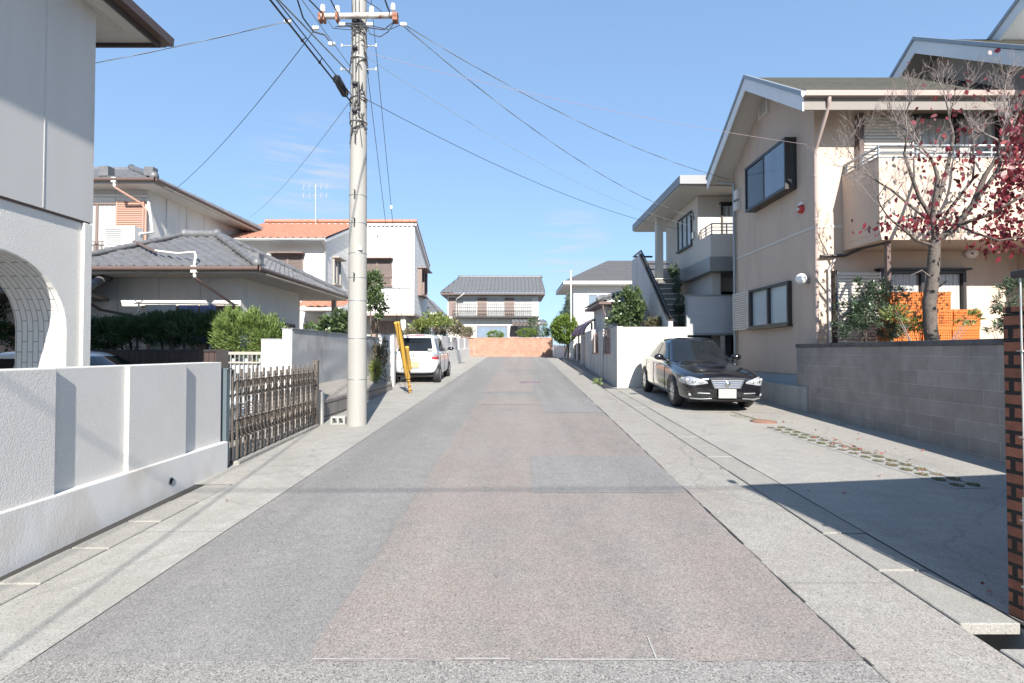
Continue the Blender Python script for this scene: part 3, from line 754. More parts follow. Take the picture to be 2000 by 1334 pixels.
# driveway floor behind the gate
mb = MB(); mb.quad((-10,5.9,gz(5.9)-.004), (-3.25,5.9,gz(5.9)-.004), (-3.25,9.03,gz(9.03)-.004), (-10,9.03,gz(9.03)-.004)); solo('driveway', mb, M['lot'], kind='structure')

# ---------------------------------------------------------------- stained concrete wall and block retaining wall
t = thing('boundary_wall', 'tall stained grey concrete wall with a low stepped white end behind the pole', 'wall', (-3.7, 11, gz(11)))
mb = MB(); mb.box(-3.85, 8.62, .2, -3.70, 14.3, 1.88); part('wall', mb, M['stained'], t, bevel=.006)
mb = MB(); mb.box(-4.21, 8.60, .2, -3.855, 8.74, 1.705); mb.box(-3.855, 8.598, .2, -3.703, 8.618, 1.876); part('end_pier', mb, M['panel'], t)
mb = MB(); mb.box(-4.23, 8.578, .1, -3.695, 8.597, .86); part('base_blocks', mb, M['block_bx'], t)
mb = MB(); mb.box(-3.87, 8.59, 1.882, -3.68, 14.32, 1.90); mb.box(-4.22,8.59,1.707,-3.87,8.76,1.722); part('coping', mb, M['metal_g'], t)
t = thing('retaining_wall', 'low grey brown block retaining wall beside the utility pole', 'wall', (-3.2, 11, gz(11)))
mb = MB(); mb.box(-3.70, 8.74, 0, -3.24, 13.9, .66); part('blocks', mb, M['block_br'], t)
mb = MB(); mb.prism([(-3.70, 8.80, .64), (-3.25, 8.80, .64), (-3.28, 8.80, .69), (-3.40, 8.80, .74), (-3.70, 8.80, .90)], (0,5.0,0)); part('mortar_fillet', mb, mat('rough_mortar', (.27,.25,.225), .95, .25, 4, fine=.25, fscale=30, bmp=.02, bscale=9), t)
mb = MB(); mb.box(-3.32, 8.50, .2, -3.19, 8.62, .86); mb.box(-3.186, 8.53, .2, -3.15, 8.61, .83)
solo('stub_post', mb, M['conc'], 'short square concrete post at the gate end of the block wall', 'post', (-3.25,8.56,.28), bevel=.006)
# hollow block by the pole
mb = MB(); bx = (-3.02, 8.62)
z0 = gz(8.6)+.01
for a, b in ((0,.03),(.105,.135),(.21,.24)): mb.box(bx[0]+a, bx[1]-.08, z0, bx[0]+b, bx[1]+.08, z0+.09)
mb.box(bx[0], bx[1]-.08, z0+.09, bx[0]+.24, bx[1]+.08, z0+.115); mb.box(bx[0], bx[1]-.08, z0-.025, bx[0]+.24, bx[1]+.08, z0)
solo('hollow_block', mb, M['conc'], 'loose hollow concrete block lying beside the foot of the pole', 'concrete block', (bx[0], bx[1], z0), bevel=.004, seg=1)
# gate wall with name plate in front of the white car
t = thing('entrance_wall', 'white entrance wall with a small dark name plate left of the white hatchback', 'wall', (-3.6, 14.9, gz(15)))
mb = MB(); mb.box(-3.86, 14.75, .3, -3.40, 14.95, 1.99); part('wall', mb, M['white_base'], t, bevel=.006)
mb = MB(); mb.box(-3.88, 14.73, 1.992, -3.38, 14.97, 2.015); part('coping', mb, M['metal_g'], t)
mb = MB(); mb.box(-3.74, 14.738, 1.62, -3.56, 14.748, 1.82); mb.box(-3.71, 14.732, 1.68, -3.65, 14.738, 1.77, 1); mb.box(-3.63, 14.732, 1.66, -3.59, 14.738, 1.78, 1)
part('name_plate', mb, [M['metal_d'], M['alu']], t)
mb = MB(); mb.box(-3.96, 14.35, .4, -3.90, 14.42, 1.82); solo('timber_post', mb, M['wood'], 'weathered timber post between hedge and entrance wall', 'post', (-3.93,14.38,.48))

# long pale wall past the white car
t = thing('boundary_wall', 'long pale concrete wall with white panels leading to the salmon brick wall', 'wall', (-2.73, 26, gz(26)))
mb = MB(); mb.prism([(-2.73, 19.9, .6), (-2.73, 33.4, .9), (-2.73, 33.4, 1.72), (-2.73, 19.9, 1.50)], (-.25,0,0)); part('wall_base', mb, M['offwhite'], t)
mb = MB()
for k in range(8):
    y0 = 19.95 + k*1.68; z0 = 1.50+.0163*(y0-19.9)
    mb.box(-2.94, y0, z0-.05, -2.80 if k % 2 else -2.76, y0+1.62, z0+.62)
part('panel', mb, M['white'], t)
t = thing('railing', 'white railing of looped bars behind the white hatchback', 'railing', (-4, 20.2, gz(20)))
mb = MB()
for k in range(8):
    x0 = -4.25 + k*.19
    mb.tube([(x0 + .065*math.cos(q), 20.2, 2.06 + .10*math.sin(q)) for q in [i*math.pi/8 for i in range(9)]], .014, 6)
    for s in (-1, 1): mb.tube([(x0+s*.065, 20.2, 1.5), (x0+s*.065, 20.2, 2.06)], .014, 6, cap=False)
part('loops', mb, M['white'], t)
mb = MB(); mb.tube([(-4.4,20.2,1.98),(-2.8,20.2,1.98)], .016, 6); mb.tube([(-4.4,20.2,1.55),(-2.8,20.2,1.55)], .016, 6); part('rail', mb, M['white'], t)
mb = MB(); mb.box(-5.6, 20.12, .5, -2.99, 20.3, 1.56); solo('boundary_wall', mb, M['offwhite'], 'low white wall under the looped railing behind the white hatchback', 'wall', (-4.2,20.2,.7))

# dark board fence and railings at the back of the driveway
t = thing('fence', 'dark brown board fence under the clipped junipers', 'fence', (-6.5, 8.96, gz(9)))
mb = MB()
for k in range(34): mb.box(-8.5+k*.1, 8.96, .3, -8.5+k*.1+.092, 8.98, 1.50)
part('boards', mb, M['fascia_d'], t)
mb = MB(); mb.box(-8.55, 8.94, 1.50, -5.05, 9.01, 1.54); mb.box(-8.55, 8.985, .9, -5.05, 9.01, .96); part('rail', mb, M['metal_d'], t)
mb = MB(); mb.box(-5.14, 8.9, .3, -4.92, 9.06, 1.53); part('end_post', mb, M['metal_d'], t)
t = thing('fence', 'grey metal railing fence with pale slats behind the folding gate', 'fence', (-4.6, 8.92, gz(9)))
mb = MB()
for k in range(10): mb.box(-4.90+k*.075, 8.9, .4, -4.90+k*.075+.02, 8.92, 1.47)
part('bars', mb, M['metal_g'], t)
mb = MB(); mb.box(-4.92, 8.89, 1.45, -4.2, 8.93, 1.50); mb.box(-4.92, 8.89, 1.30, -4.2, 8.93, 1.325); part('rail', mb, M['wood'], t)
mb = MB()
for k in range(9): mb.box(-4.9+k*.08, 8.94, .4, -4.9+k*.08+.055, 8.96, 1.38 - .05*(k % 3))
part('slats', mb, M['grey_render'], t)

# ---------------------------------------------------------------- grey tiled two storey house
t = thing('house', 'cream two storey house with grey tiled hip roofs and terracotta shutters', 'house', (-9, 13, .5))
mb = MB(); mb.box(-17, 11.3, .4, -6.0, 14.4, 3.3); mb.box(-17, 14.4, .4, -6.72, 16.2, 3.3); part('ground_floor_wall', mb, M['offwhite'], t)
mb = MB(); mb.box(-18, 14.05, 3.2, -10.05, 19.7, 6.1); part('upper_wall', mb, M['offwhite'], t)
mb = MB()
for k in range(6): mb = MB(); mb.box(-10.045, 14.8+k*.91, 3.4, -10.04, 14.815+k*.91, 6.0); part('panel_joint', mb, M['grey_render'], t)
for k in range(5): mb = MB(); mb.box(-10.95-k*.91, 14.043, 3.4, -10.935-k*.91, 14.048, 6.0); part('panel_joint', mb, M['grey_render'], t)
for k in range(8): mb = MB(); mb.box(-6.9-k*.91, 11.293, .6, -6.885-k*.91, 11.298, 3.2); part('panel_joint', mb, M['grey_render'], t)
# upper roof
ze = 6.1
A, B, B2, A2 = (-19,13.5,ze), (-9.5,13.5,ze), (-9.5,20.2,ze), (-19,20.2,ze)
R1_, R2_ = (-15.5,16.85,ze+1.42), (-12.6,16.85,ze+1.42)
mb = MB(); tiles(mb, A, B, R2_, R1_); tiles(mb, B, B2, R2_, R2_); tiles(mb, B2, A2, R1_, R2_)
ridge_cap(mb, R1_, R2_, .10); ridge_cap(mb, Vector(B)+Vector((0,0,.06)), Vector(R2_)+Vector((0,0,.06)), .10); ridge_cap(mb, Vector(B2)+Vector((0,0,.06)), Vector(R2_)+Vector((0,0,.06)), .10)
mb.box(-9.86,13.62,ze+.12,-9.62,13.82,ze+.36); mb.box(-11.15,13.72,ze+.15,-10.9,13.95,ze+.42)
part('upper_roof', mb, M['tile_gr'], t)
mb = MB(); mb.prism([Vector(p)-Z*.05 for p in (A,B,B2,A2)], (0,0,-.10)); part('upper_eave', mb, M['soffit'], t)
mb = MB(); gutter(mb, (-19,13.43,ze-.05), (-9.43,13.43,ze-.05)); gutter(mb, (-9.43,13.43,ze-.05), (-9.43,20.25,ze-.05)); part('upper_gutter', mb, M['gutter_b'], t)
mb = MB(); downpipe(mb, [(-10.5,13.43,ze-.08), (-10.5,13.45,ze-.25), (-10.12,13.9,ze-.55), (-10.06,13.99,ze-.7), (-10.06,13.99,4.2)], .03)
part('upper_downpipe', mb, M['shutter_r'], t)
mb = MB(); mb.box(-10.56,13.39,ze-.13,-10.44,13.50,ze+.0); mb.tube([(-10.5,13.44,ze-.12),(-10.5,13.44,ze-.24)],.035,8); part('rain_hopper', mb, M['white'], t)
# lower hip roof
zl = 3.27
A, B, B2 = (-9.6,10.6,zl), (-5.30,10.6,zl), (-5.30,16.4,zl)
AP, AL = (-7.75,13.4,4.52), (-8.6,13.4,4.52)
mb = MB(); tiles(mb, A, B, AP, AL, tw=.25); tiles(mb, B, B2, AP, AP, tw=.25); tiles(mb, (-10.05,14.05,4.1), A, AL, AL, tw=.25)
up = Vector((0,0,.07))
ridge_cap(mb, Vector(AL)+up, Vector(AP)+up, .11); ridge_cap(mb, Vector(B)+up, Vector(AP)+up, .09); ridge_cap(mb, Vector(B2)+up, Vector(AP)+up, .09); ridge_cap(mb, Vector(A)+up, Vector(AL)+up, .07, end=False)
mb.box(-5.62,10.92,3.40,-5.42,11.14,3.62)
tiles(mb, (-16,10.6,zl), (-9.6,10.6,zl), (-9.6,14.02,4.12), (-16,14.02,4.12), tw=.25)
part('lower_roof', mb, M['tile_gr'], t)
mb = MB(); mb.prism([Vector(p)-Z*.05 for p in ((-16,10.6,zl),(-5.3,10.6,zl),(-5.3,16.4,zl),(-8.5,16.4,zl),(-8.5,14.0,zl),(-16,14.0,zl))], (0,0,-.09)); part('lower_eave', mb, M['soffit'], t)
mb = MB(); gutter(mb, (-16,10.53,zl-.05), (-5.23,10.53,zl-.05)); gutter(mb, (-5.23,10.53,zl-.05), (-5.23,16.45,zl-.05)); part('lower_gutter', mb, M['gutter_b'], t)
mb = MB(); downpipe(mb, [(-6.55,10.53,zl-.1), (-6.55,10.55,zl-.25), (-6.06,11.15,zl-.75), (-6.03,11.24,zl-.95), (-6.03,11.24,.6)], .03); part('lower_downpipe', mb, M['shutter_r'], t)
mb = MB(); mb.box(-6.61,10.49,zl-.14,-6.49,10.60,zl+.0); mb.tube([(-6.55,10.54,zl-.13),(-6.55,10.54,zl-.26)],.032,8); part('rain_hopper', mb, M['white'], t)
mb = MB()  # gutter chute lying on the lower roof
mb.tube([(-9.7,13.2,4.30), (-9.2,12.4,4.18), (-7.9,11.3,3.72)], .035, 6); part('roof_pipe', mb, M['gutter_b'], t)
mb = MB(); mb.tube([(-7.9,11.3,3.74),(-7.2,11.0,3.62),(-6.75,10.85,3.62),(-6.6,10.65,3.5),(-6.55,10.5,3.2)], .022, 6); part('roof_pipe', mb, M['offwhite'], t)
F = lambda x, z: frame((x, 14.05, z), X, -Y_)
window(t, F(-12.0,4.05), 1.15, 1.55, M['shutter_b'], M['curtain'], 2, rail=.45)
louvre(t, F(-11.15+.28,4.05), .76, 1.6, M['shutter_r'], pitch=.05)
for p, q in (((-10.02,14.8),(3.9,)),): pass
FR = lambda y, z: frame((-10.05, y, z), Y_, X)
window(t, FR(16.3,5.0), .9, .35, M['shutter_b'], M['glass'], 2); window(t, FR(18.2,5.0), .7, .35, M['shutter_b'], M['glass'], 2)
F = lambda x, z: frame((x, 11.3, z), X, -Y_)
window(t, F(-8.05,.75), 1.95, 1.72, M['shutter_r'], M['curtain'], 2, hood=.12)
louvre(t, F(-6.98+.52,.75), .42, 1.65, M['shutter_r']); louvre(t, F(-6.05-.95+.1,.75), .42, 1.65, M['shutter_r'])
mb = MB(); mb.fbox(F(-9.75,1.1), 0, 1.2, 0, 1.0, 0, .03); part('white_panel', mb, M['panel'], t)
FR = lambda y, z: frame((-6.0, y, z), Y_, X)
louvre(t, FR(11.55,1.05), .60, 1.2, M['shutter_r']); window(t, FR(12.2,1.05), 1.2, 1.2, M['metal_d'], M['glass'], 2); louvre(t, FR(13.45,1.05), .55, 1.2, M['shutter_b'])
mb = MB(); mb.box(-6.70, 14.42, .5, -6.69, 15.6, 2.95); part('door', mb, M['metal_d'], t)
mb = MB(); mb.box(-5.62, 15.9, .4, -5.5, 16.02, 3.1); mb.box(-5.64,15.88,.4,-5.48,16.04,1.2); part('porch_post', mb, M['wood'], t)
mb = MB(); mb.tube([(-5.97,11.55,1.05),(-5.95,11.55,1.9),(-5.9,11.5,2.35),(-5.93,11.45,2.4)], .05, 8); part('duct', mb, M['white'], t)
# low roof at the far left
mb = MB(); tiles(mb, (-12,10.0,2.72), (-8.3,10.0,2.72), (-8.9,11.28,3.12), (-12,11.28,3.12), tw=.25); ridge_cap(mb, (-8.3,10.0,2.78), (-8.9,11.28,3.18), .09)
part('side_roof', mb, M['tile_gr'], t)
mb = MB(); mb.prism([(-12,10.0,2.68),(-8.3,10.0,2.68),(-8.9,11.28,2.68),(-12,11.28,2.68)], (0,0,-.07)); gutter(mb, (-12,9.94,2.66), (-8.25,9.94,2.66)); mb.tube([(-8.45,9.94,2.62),(-8.3,10.3,2.35),(-7.9,11.2,2.2)], .03, 6)
part('side_eave', mb, M['gutter_b'], t)
mb = MB(); mb.box(-9.2, 10.7, .5, -9.0, 10.85, 2.6); part('side_post', mb, M['wood'], t)
mb = MB(); mb.box(-12, 10.75, 1.5, -9.3, 10.85, 2.1); part('side_screen', mb, M['shutter_r'], t)
# air conditioner
t = thing('air_conditioner', 'white outdoor air conditioner unit on brackets above the lower tiled roof', 'air conditioner', (-10.3, 13.5, 4.15))
mb = MB(); mb.box(-10.62, 13.28, 4.22, -9.84, 13.60, 4.78); part('casing', mb, M['white'], t, bevel=.015)
mb = MB()
for k in range(9): mb.box(-10.58, 13.262, 4.28+k*.05, -10.18, 13.278, 4.305+k*.05)
part('fan_grille', mb, M['alu'], t)
mb = MB(); mb.tube([(-10.55,13.45,4.22),(-10.7,13.9,3.95)],.016,6); mb.tube([(-9.95,13.45,4.22),(-10.1,13.7,3.9)],.02,6); mb.tube([(-10.5,13.35,4.21),(-9.9,13.35,4.21)],.016,6); part('bracket', mb, M['white'], t)
mb = MB(); mb.tube([(-9.84,13.45,4.6),(-9.8,13.9,4.75),(-9.98,14.0,5.55),(-10.0,14.0,5.78),(-11.6,14.0,5.82)], .035, 8); part('pipe', mb, M['white'], t)
# laundry
t = thing('laundry_pole', 'bamboo coloured drying pole on stands under the lower eave', 'drying pole', (-7.2, 10.75, .5))
mb = MB(); mb.tube([(-7.95,10.75,2.52),(-5.75,10.75,2.5)], .014, 8); part('pole', mb, M['alu'], t)
mb = MB()
for x in (-7.85, -6.35): mb = MB(); mb.tube([(x,10.75,.5),(x,10.75,2.55)], .016, 8); mb.tube([(x-.12,10.75,2.62),(x,10.75,2.5),(x+.12,10.75,2.62)], .01, 6); part('stand', mb, M['white'], t)
def cloth(x0, x1, z0, z1, m, label, name):
    mb = MB(); n = 16; vs = []
    for i in range(n+1):
        u = i/n; x = x0+(x1-x0)*u
        for j in range(5):
            v = j/4; vs.append((x, 10.72 + .02*math.sin(u*17)*v + .008*math.sin(u*31+2), z1+(z0-z1)*v))
    mb.add(vs, [(i*5+j, i*5+j+1, (i+1)*5+j+1, (i+1)*5+j) for i in range(n) for j in range(4)], 0, True)
    solo(name, mb, m, label, 'laundry', ((x0+x1)/2, 10.72, z1))
cloth(-7.70,-7.05,1.75,2.49, M['cloth_g'], 'pale grey sheet hung on the drying pole', 'hanging_sheet')
cloth(-7.00,-6.58,1.7,2.48, M['cloth_b'], 'wide blue garment hung on the drying pole', 'hanging_garment')
cloth(-6.54,-6.22,1.7,2.48, M['cloth_b'], 'narrow blue garment hung nearest the corner downpipe', 'hanging_garment')

# ---------------------------------------------------------------- white house with orange tile roof
t = thing('house', 'white clapboard house with an orange tiled roof and brown shutters', 'house', (-7, 21, .7))
mb = MB(); mb.box(-10.2, 18.0, .5, -6.6, 22.0, 5.5); mb.prism([(-6.6,18.0,5.5),(-6.6,21.5,6.82),(-6.6,22.0,6.65),(-6.6,22.0,5.5)], (-3.6,0,0))
part('front_wing', mb, [M['panel']], t)
mb = MB(); mb.prism([(-6.597,18.0,.5),(-6.597,21.49,.5),(-6.597,21.49,6.82),(-6.597,18.0,5.5)], (.02,0,0)); part('side_cladding', mb, M['siding'], t)
mb = MB(); mb.prism([(-4.14,21.5,3.12),(-4.14,21.5,6.86),(-4.14,24.9,5.62),(-4.14,24.9,3.12)], (-4,0,0)); part('rear_wing', mb, M['panel'], t)
mb = MB(); mb.prism([(-4.137,21.5,3.12),(-4.137,21.5,6.86),(-4.137,24.9,5.62),(-4.137,24.9,3.12)], (.02,0,0)); part('side_cladding', mb, M['siding'], t)
mb = MB(); mb.box(-8, 22.6, .5, -4.6, 24.8, 3.1); part('ground_floor_wall', mb, M['panel'], t)
mb = MB(); mb.box(-8.1, 21.46, 3.02, -4.10, 24.9, 3.118); part('overhang', mb, M['gutter_p'], t)
mb = MB(); tiles(mb, (-10.4,17.55,5.42), (-6.45,17.55,5.42), (-6.45,21.5,6.90), (-10.4,21.5,6.90), tw=.26, th=.28, amp=.035)
tiles(mb, (-4.0,25.0,5.66), (-10.4,25.0,5.66), (-10.4,21.5,6.94), (-4.0,21.5,6.94), tw=.26, th=.28)
ridge_cap(mb, (-10.4,21.5,7.0), (-4.0,21.5,7.0), .09, end=False)
for i in range(13): mb.lathe([(.085,0),(.07,.12)], (-6.35+i*.185, 21.42, 6.88), 'Y', 8)
part('roof', mb, M['tile_or'], t)
mb = MB(); mb.prism([(-10.4,17.58,5.36),(-6.47,17.58,5.36),(-6.47,21.5,6.84),(-10.4,21.5,6.84)], (0,0,-.10)); mb.prism([(-4.02,21.45,6.9),(-10.4,21.45,6.9),(-10.4,25.0,5.6),(-4.02,25.0,5.6)], (0,0,-.08)); part('eave', mb, M['fascia_w'], t)
mb = MB(); gutter(mb, (-10.4,17.5,5.36), (-6.42,17.5,5.36), .05); downpipe(mb, [(-6.5,17.55,5.3),(-6.56,17.9,5.1),(-6.57,17.93,4.9),(-6.57,17.93,.7)], .04); part('eave_gutter', mb, M['alu'], t)
mb = MB(); mb.prism([(-4.09,21.44,6.84),(-4.09,24.95,5.56),(-4.09,24.95,5.66),(-4.09,21.44,6.94)], (-.04,0,0)); part('verge', mb, M['metal_d'], t)
F = lambda x, z: frame((x, 18.0, z), X, -Y_)
w = window(t, F(-8.45,3.95), 1.10, .98, M['shutter_b'], M['louvre_dk'], 2, hood=.3, rail=.22)
F = lambda x, z: frame((x, 21.5, z), X, -Y_)
w = window(t, F(-6.3,4.27), 1.25, 1.12, M['shutter_b'], M['louvre_dk'], 2, hood=.3, rail=.40)
mb = MB(); mb.box(-6.6,21.47,4.15,-4.25,21.495,4.19); mb.box(-8.2,17.97,3.62,-6.7,17.995,3.66); part('belt_strip', mb, M['metal_g'], t)
F = lambda y, z: frame((-6.575, y, z), Y_, X)
mb = MB(); window(t, F(18.75,4.0), .75, .95, M['wood'], M['glass_b'], 2, hood=.25)
F = lambda y, z: frame((-4.115, y, z), Y_, X)
window(t, F(22.3,4.0), 1.5, 1.15, M['shutter_b'], M['glass'], 2, proud=.18, hood=.4)
F = lambda x, z: frame((x, 22.6, z), X, -Y_)
mb = MB(); mb.fbox(F(-6.2,.75), 0, 1.35, 0, 2.1, .0, .05); part('lattice_door', mb, M['brown_grille'], t)
mb = MB(); mb.box(-4.72, 21.7, .7, -4.52, 21.9, 3.02); part('porch_column', mb, M['white'], t)
mb = MB(); tiles(mb, (-7.2,17.0,3.02), (-5.6,17.0,3.02), (-5.6,17.95,3.35), (-7.2,17.95,3.35), tw=.25, amp=.02); part('canopy_roof', mb, M['tile_or'], t, label='small faded pink tiled canopy over the entrance')
mb = MB(); mb.box(-7.2,17.02,2.88,-5.62,17.96,2.97); mb.box(-5.75,17.1,.6,-5.65,17.2,2.88); part('canopy_frame', mb, M['white'], t)
# grey eave of the annex
mb = MB(); tiles(mb, (-4.6,27,3.6), (-3.9,27,3.6), (-4.9,29,4.6), (-6.0,29,4.6), tw=.3); tiles(mb, (-3.9,27,3.6), (-3.9,32,3.6), (-5,31,4.6), (-4.9,29,4.6), tw=.3); part('annex_roof', mb, M['tile_gr'], t)
mb = MB(); mb.prism([(-8,27,3.55),(-3.9,27,3.55),(-3.9,32,3.55),(-8,32,3.55)], (0,0,-.1)); mb.box(-8,27.4,.7,-4.4,31.6,3.45); part('annex', mb, M['panel'], t)
# aerials
def aerial(p, h, label, n=5):
    t = thing('aerial', label, 'aerial', p); p = Vector(p); mb = MB(); mb.tube([p, p+Z*h], .014, 6); part('mast', mb, M['alu'], t)
    mb = MB()
    for k, zz in enumerate((h*.95, h*.72)):
        c = p + Z*zz; mb.tube([c-X*.55, c+X*.5], .008, 5)
        for i in range(n): q = c + X*(-.5+i*.95/(n-1)); mb.tube([q-Z*.14-Y_*.05, q+Z*.14+Y_*.05], .006, 5)
    part('elements', mb, M['alu'], t)
aerial((-8.1,21.0,6.8), 1.6, 'double television aerial on the orange tiled roof')
# ---------------------------------------------------------------- beige gabled house
t = thing('house', 'two storey beige stucco house with gable and bay window behind the dark block wall', 'house', (6, 11.7, .9))
XF, YF, YB = 5.95, 10.0, 13.6
YR, ZR, ZE, YE0, YE1, XG = 11.68, 7.82, 6.24, 9.38, 13.98, 5.36
sl = (ZR-ZE)/(YR-YE0)
zr = lambda y: ZR - sl*abs(y-YR)
mb = MB()
mb.prism([(XF,YF,1.03),(XF,YF,zr(YF)-.16),(XF,YR,ZR-.16),(XF,YB,zr(YB)-.16),(XF,YB,1.03)], (4.2,0,0)); part('gable_wall', mb, M['beige'], t)
mb = MB(); mb.box(XF+.02, YF+.02, .3, 10.1, YB-.02, 1.028); part('base_band', mb, M['base_blue'], t)
mb = MB(); mb.box(9.9, 8.62, .9, 17, 14.8, 6.3); mb.prism([(9.9,8.62,6.3),(9.9,11.7,8.4),(9.9,14.78,6.3)], (7.1,0,0)); part('main_wall', mb, M['beige'], t)
mb = MB(); mb.box(XF-.014, YF-.014, 3.93, XF, YB, 3.985); mb.box(XF-.014, YF-.014, 3.93, 6.55, YF, 3.985); part('belt_strip', mb, M['beige2'], t, bevel=.006)
# wing roof
mb = MB(); tiles(mb, (XG+.02,YE0,ZE), (10.2,YE0,ZE), (10.2,YR,ZR), (XG+.02,YR,ZR), amp=0, th=.19, lip=.014); tiles(mb, (10.2,YE1,ZE), (XG+.02,YE1,ZE), (XG+.02,YR,ZR), (10.2,YR,ZR), amp=0, th=.19, lip=.014)
part('roof', mb, M['slate'], t)
mb = MB(); poly = [(XG+.03,YE0,ZE-.03),(XG+.03,YR,ZR-.03),(XG+.03,YE1,ZE-.03),(XG+.03,YE1,ZE-.15),(XG+.03,YR,ZR-.15),(XG+.03,YE0,ZE-.15)]
mb.prism(poly[0:2]+[poly[4],poly[5]], (4.5,0,0)); mb.prism([poly[1],poly[2],poly[3],poly[4]], (4.5,0,0)); part('soffit', mb, M['soffit'], t)
mb = MB()
def barge(mb, x, th, y0, y1, yr, zt, z0, d0, d1, m=0):
    mb.prism([(x,y0,z0-d0),(x,yr,zt-d0),(x,yr,zt-d1),(x,y0,z0-d1)], (th,0,0), m); mb.prism([(x,yr,zt-d0),(x,y1,z0-d0),(x,y1,z0-d1),(x,yr,zt-d1)], (th,0,0), m)
barge(mb, XG, .03, YE0-.02, YE1+.02, YR, ZR, ZE, .02, .30); part('fascia', mb, M['fascia_w'], t)
mb = MB(); mb.box(XG+.03, YE0-.03, ZE-.28, 10.0, YE0-.005, ZE-.06); part('eave_board', mb, mat('painted_shade_eave_board', (.19,.17,.155), .7, .06, 3), t)  # shade under the gutter painted into this darker tan
mb = MB(); barge(mb, XG-.025, .08, YE0-.03, YE1+.03, YR, ZR+.07, ZE+.07, 0, .085); part('roof_edge', mb, M['metal_g'], t)
mb = MB(); mb.prism([(XG-.0,YE0-.03+a,ZE+b) for a, b in ((0,-.06),(-.10,-.06),(-.115,.03),(-.10,.035),(-.09,-.045),(0,-.045))], (4.55,0,0)); part('eave_gutter', mb, M['gutter_p'], t)
mb = MB(); downpipe(mb, [(5.82,YE0-.08,ZE-.05),(5.82,YE0-.07,ZE-.2),(5.93,YF-.12,ZE-.72),(5.93,YF-.06,ZE-.86),(5.93,YF-.06,1.0)], .036); part('downpipe', mb, M['gutter_p'], t)
mb = MB(); downpipe(mb, [(XF-.06,YB-.08,5.95),(XF-.06,YB-.08,.55)], .034); mb.tube([(XG+.2,YB+.2,6.1),(XF-.06,YB-.08,5.95)], .03, 6); part('downpipe', mb, M['metal_g'], t)
mb = MB(); mb.tube([(6.18,YF-.05,3.1),(6.18,YF-.05,1.05)], .022, 8); mb.tube([(6.18,YF-.05,3.1),(6.3,YF-.05,3.3)], .02, 8); part('vent_pipe', mb, M['white'], t)
# main roof gable behind
X2 = 9.3; yr2, zr2, y0, y1 = 11.7, 8.72, 7.95, 15.4; ze2 = zr2 - .69*(yr2-y0)
mb = MB(); tiles(mb, (X2+.02,y0,ze2), (17,y0,ze2), (17,yr2,zr2), (X2+.02,yr2,zr2), amp=0, th=.19, lip=.014); tiles(mb, (17,y1,ze2), (X2+.02,y1,ze2), (X2+.02,yr2,zr2), (17,yr2,zr2), amp=0, th=.19, lip=.014); part('main_roof', mb, M['slate'], t)
mb = MB(); mb.prism([(X2+.03,y0,ze2-.03),(X2+.03,yr2,zr2-.03),(X2+.03,yr2,zr2-.15),(X2+.03,y0,ze2-.15)], (7,0,0)); mb.prism([(X2+.03,yr2,zr2-.03),(X2+.03,y1,ze2-.03),(X2+.03,y1,ze2-.15),(X2+.03,yr2,zr2-.15)], (7,0,0)); part('main_soffit', mb, M['soffit'], t)
mb = MB(); barge(mb, X2, .03, y0, y1, yr2, zr2, ze2, .02, .32); part('main_fascia', mb, M['fascia_w'], t)
mb = MB(); barge(mb, X2-.025, .08, y0-.02, y1+.02, yr2, zr2+.07, ze2+.07, 0, .085); part('main_roof_edge', mb, M['metal_g'], t)
# windows of the gable side (facing the road)
FL = lambda y, z, x=XF: frame((x, y, z), Y_, -X)
bay = MB(); bay.box(5.70, 10.62, 4.90, XF, 12.46, 4.96); bay.box(5.70, 10.62, 5.93, XF, 12.46, 5.99)
for y in (10.62, 11.53, 12.42):
    bay.box(5.702, y, 4.96, 5.745, y+.04, 5.93)
for y in (10.622, 12.418): bay.box(5.75, y, 4.96, 5.80, y+.04, 5.93); bay.box(5.90, y, 4.96, 5.95, y+.04, 5.93)
bw = part('bay_window', bay, M['metal_d'], t)
mb = MB(); mb.box(5.715, 10.66, 4.965, 5.725, 11.53, 5.925); part('pane', mb, M['glass_b'], bw)
mb = MB(); mb.box(5.728, 11.57, 4.965, 5.738, 12.42, 5.925); part('pane', mb, M['glass'], bw)
mb = MB(); mb.box(5.74, 10.63, 4.965, 5.945, 10.645, 5.925); part('pane', mb, M['glass'], bw)
mb = MB(); mb.box(5.74, 12.43, 4.965, 5.945, 12.445, 5.925); part('pane', mb, M['glass'], bw)
mb = MB(); mb.box(5.735, 11.57, 4.97, 5.75, 11.80, 5.92); part('curtain', mb, M['curtain'], bw)
window(t, FL(10.86,2.08), 1.80, .93, M['metal_d'], M['glass_f'], 2, fr=.055, proud=.09)
louvre(t, FL(12.68,2.06), .86, .97, M['shutter_c'], pitch=.055, depth=.10)
mb = MB(); F = FL(11.75,7.05)
mb.fbox(F, 0, .42, 0, .04, 0, .05); mb.fbox(F, 0, .42, .52, .56, 0, .05); mb.fbox(F, 0, .04, .04, .52, 0, .05); mb.fbox(F, .38, .42, .04, .52, 0, .05)
for k in range(8): mb.fbox(F, .04, .38, .06+k*.058, .085+k*.058, .005, .035)
part('gable_vent', mb, M['shutter_c'], t)
mb = MB(); mb.fbox(F, .04, .38, .04, .52, .0, .004); part('vent_opening', mb, M['void'], t)
mb = MB(); mb.box(5.86,13.28,5.5,5.95,13.46,5.74); mb.box(5.84,13.26,5.2,5.95,13.44,5.42); mb.lathe([(0,-.01),(.06,-.01),(.06,.02)], (5.83,13.35,5.31), 'X', 12); part('meter_box', mb, M['white'], t, bevel=.008)
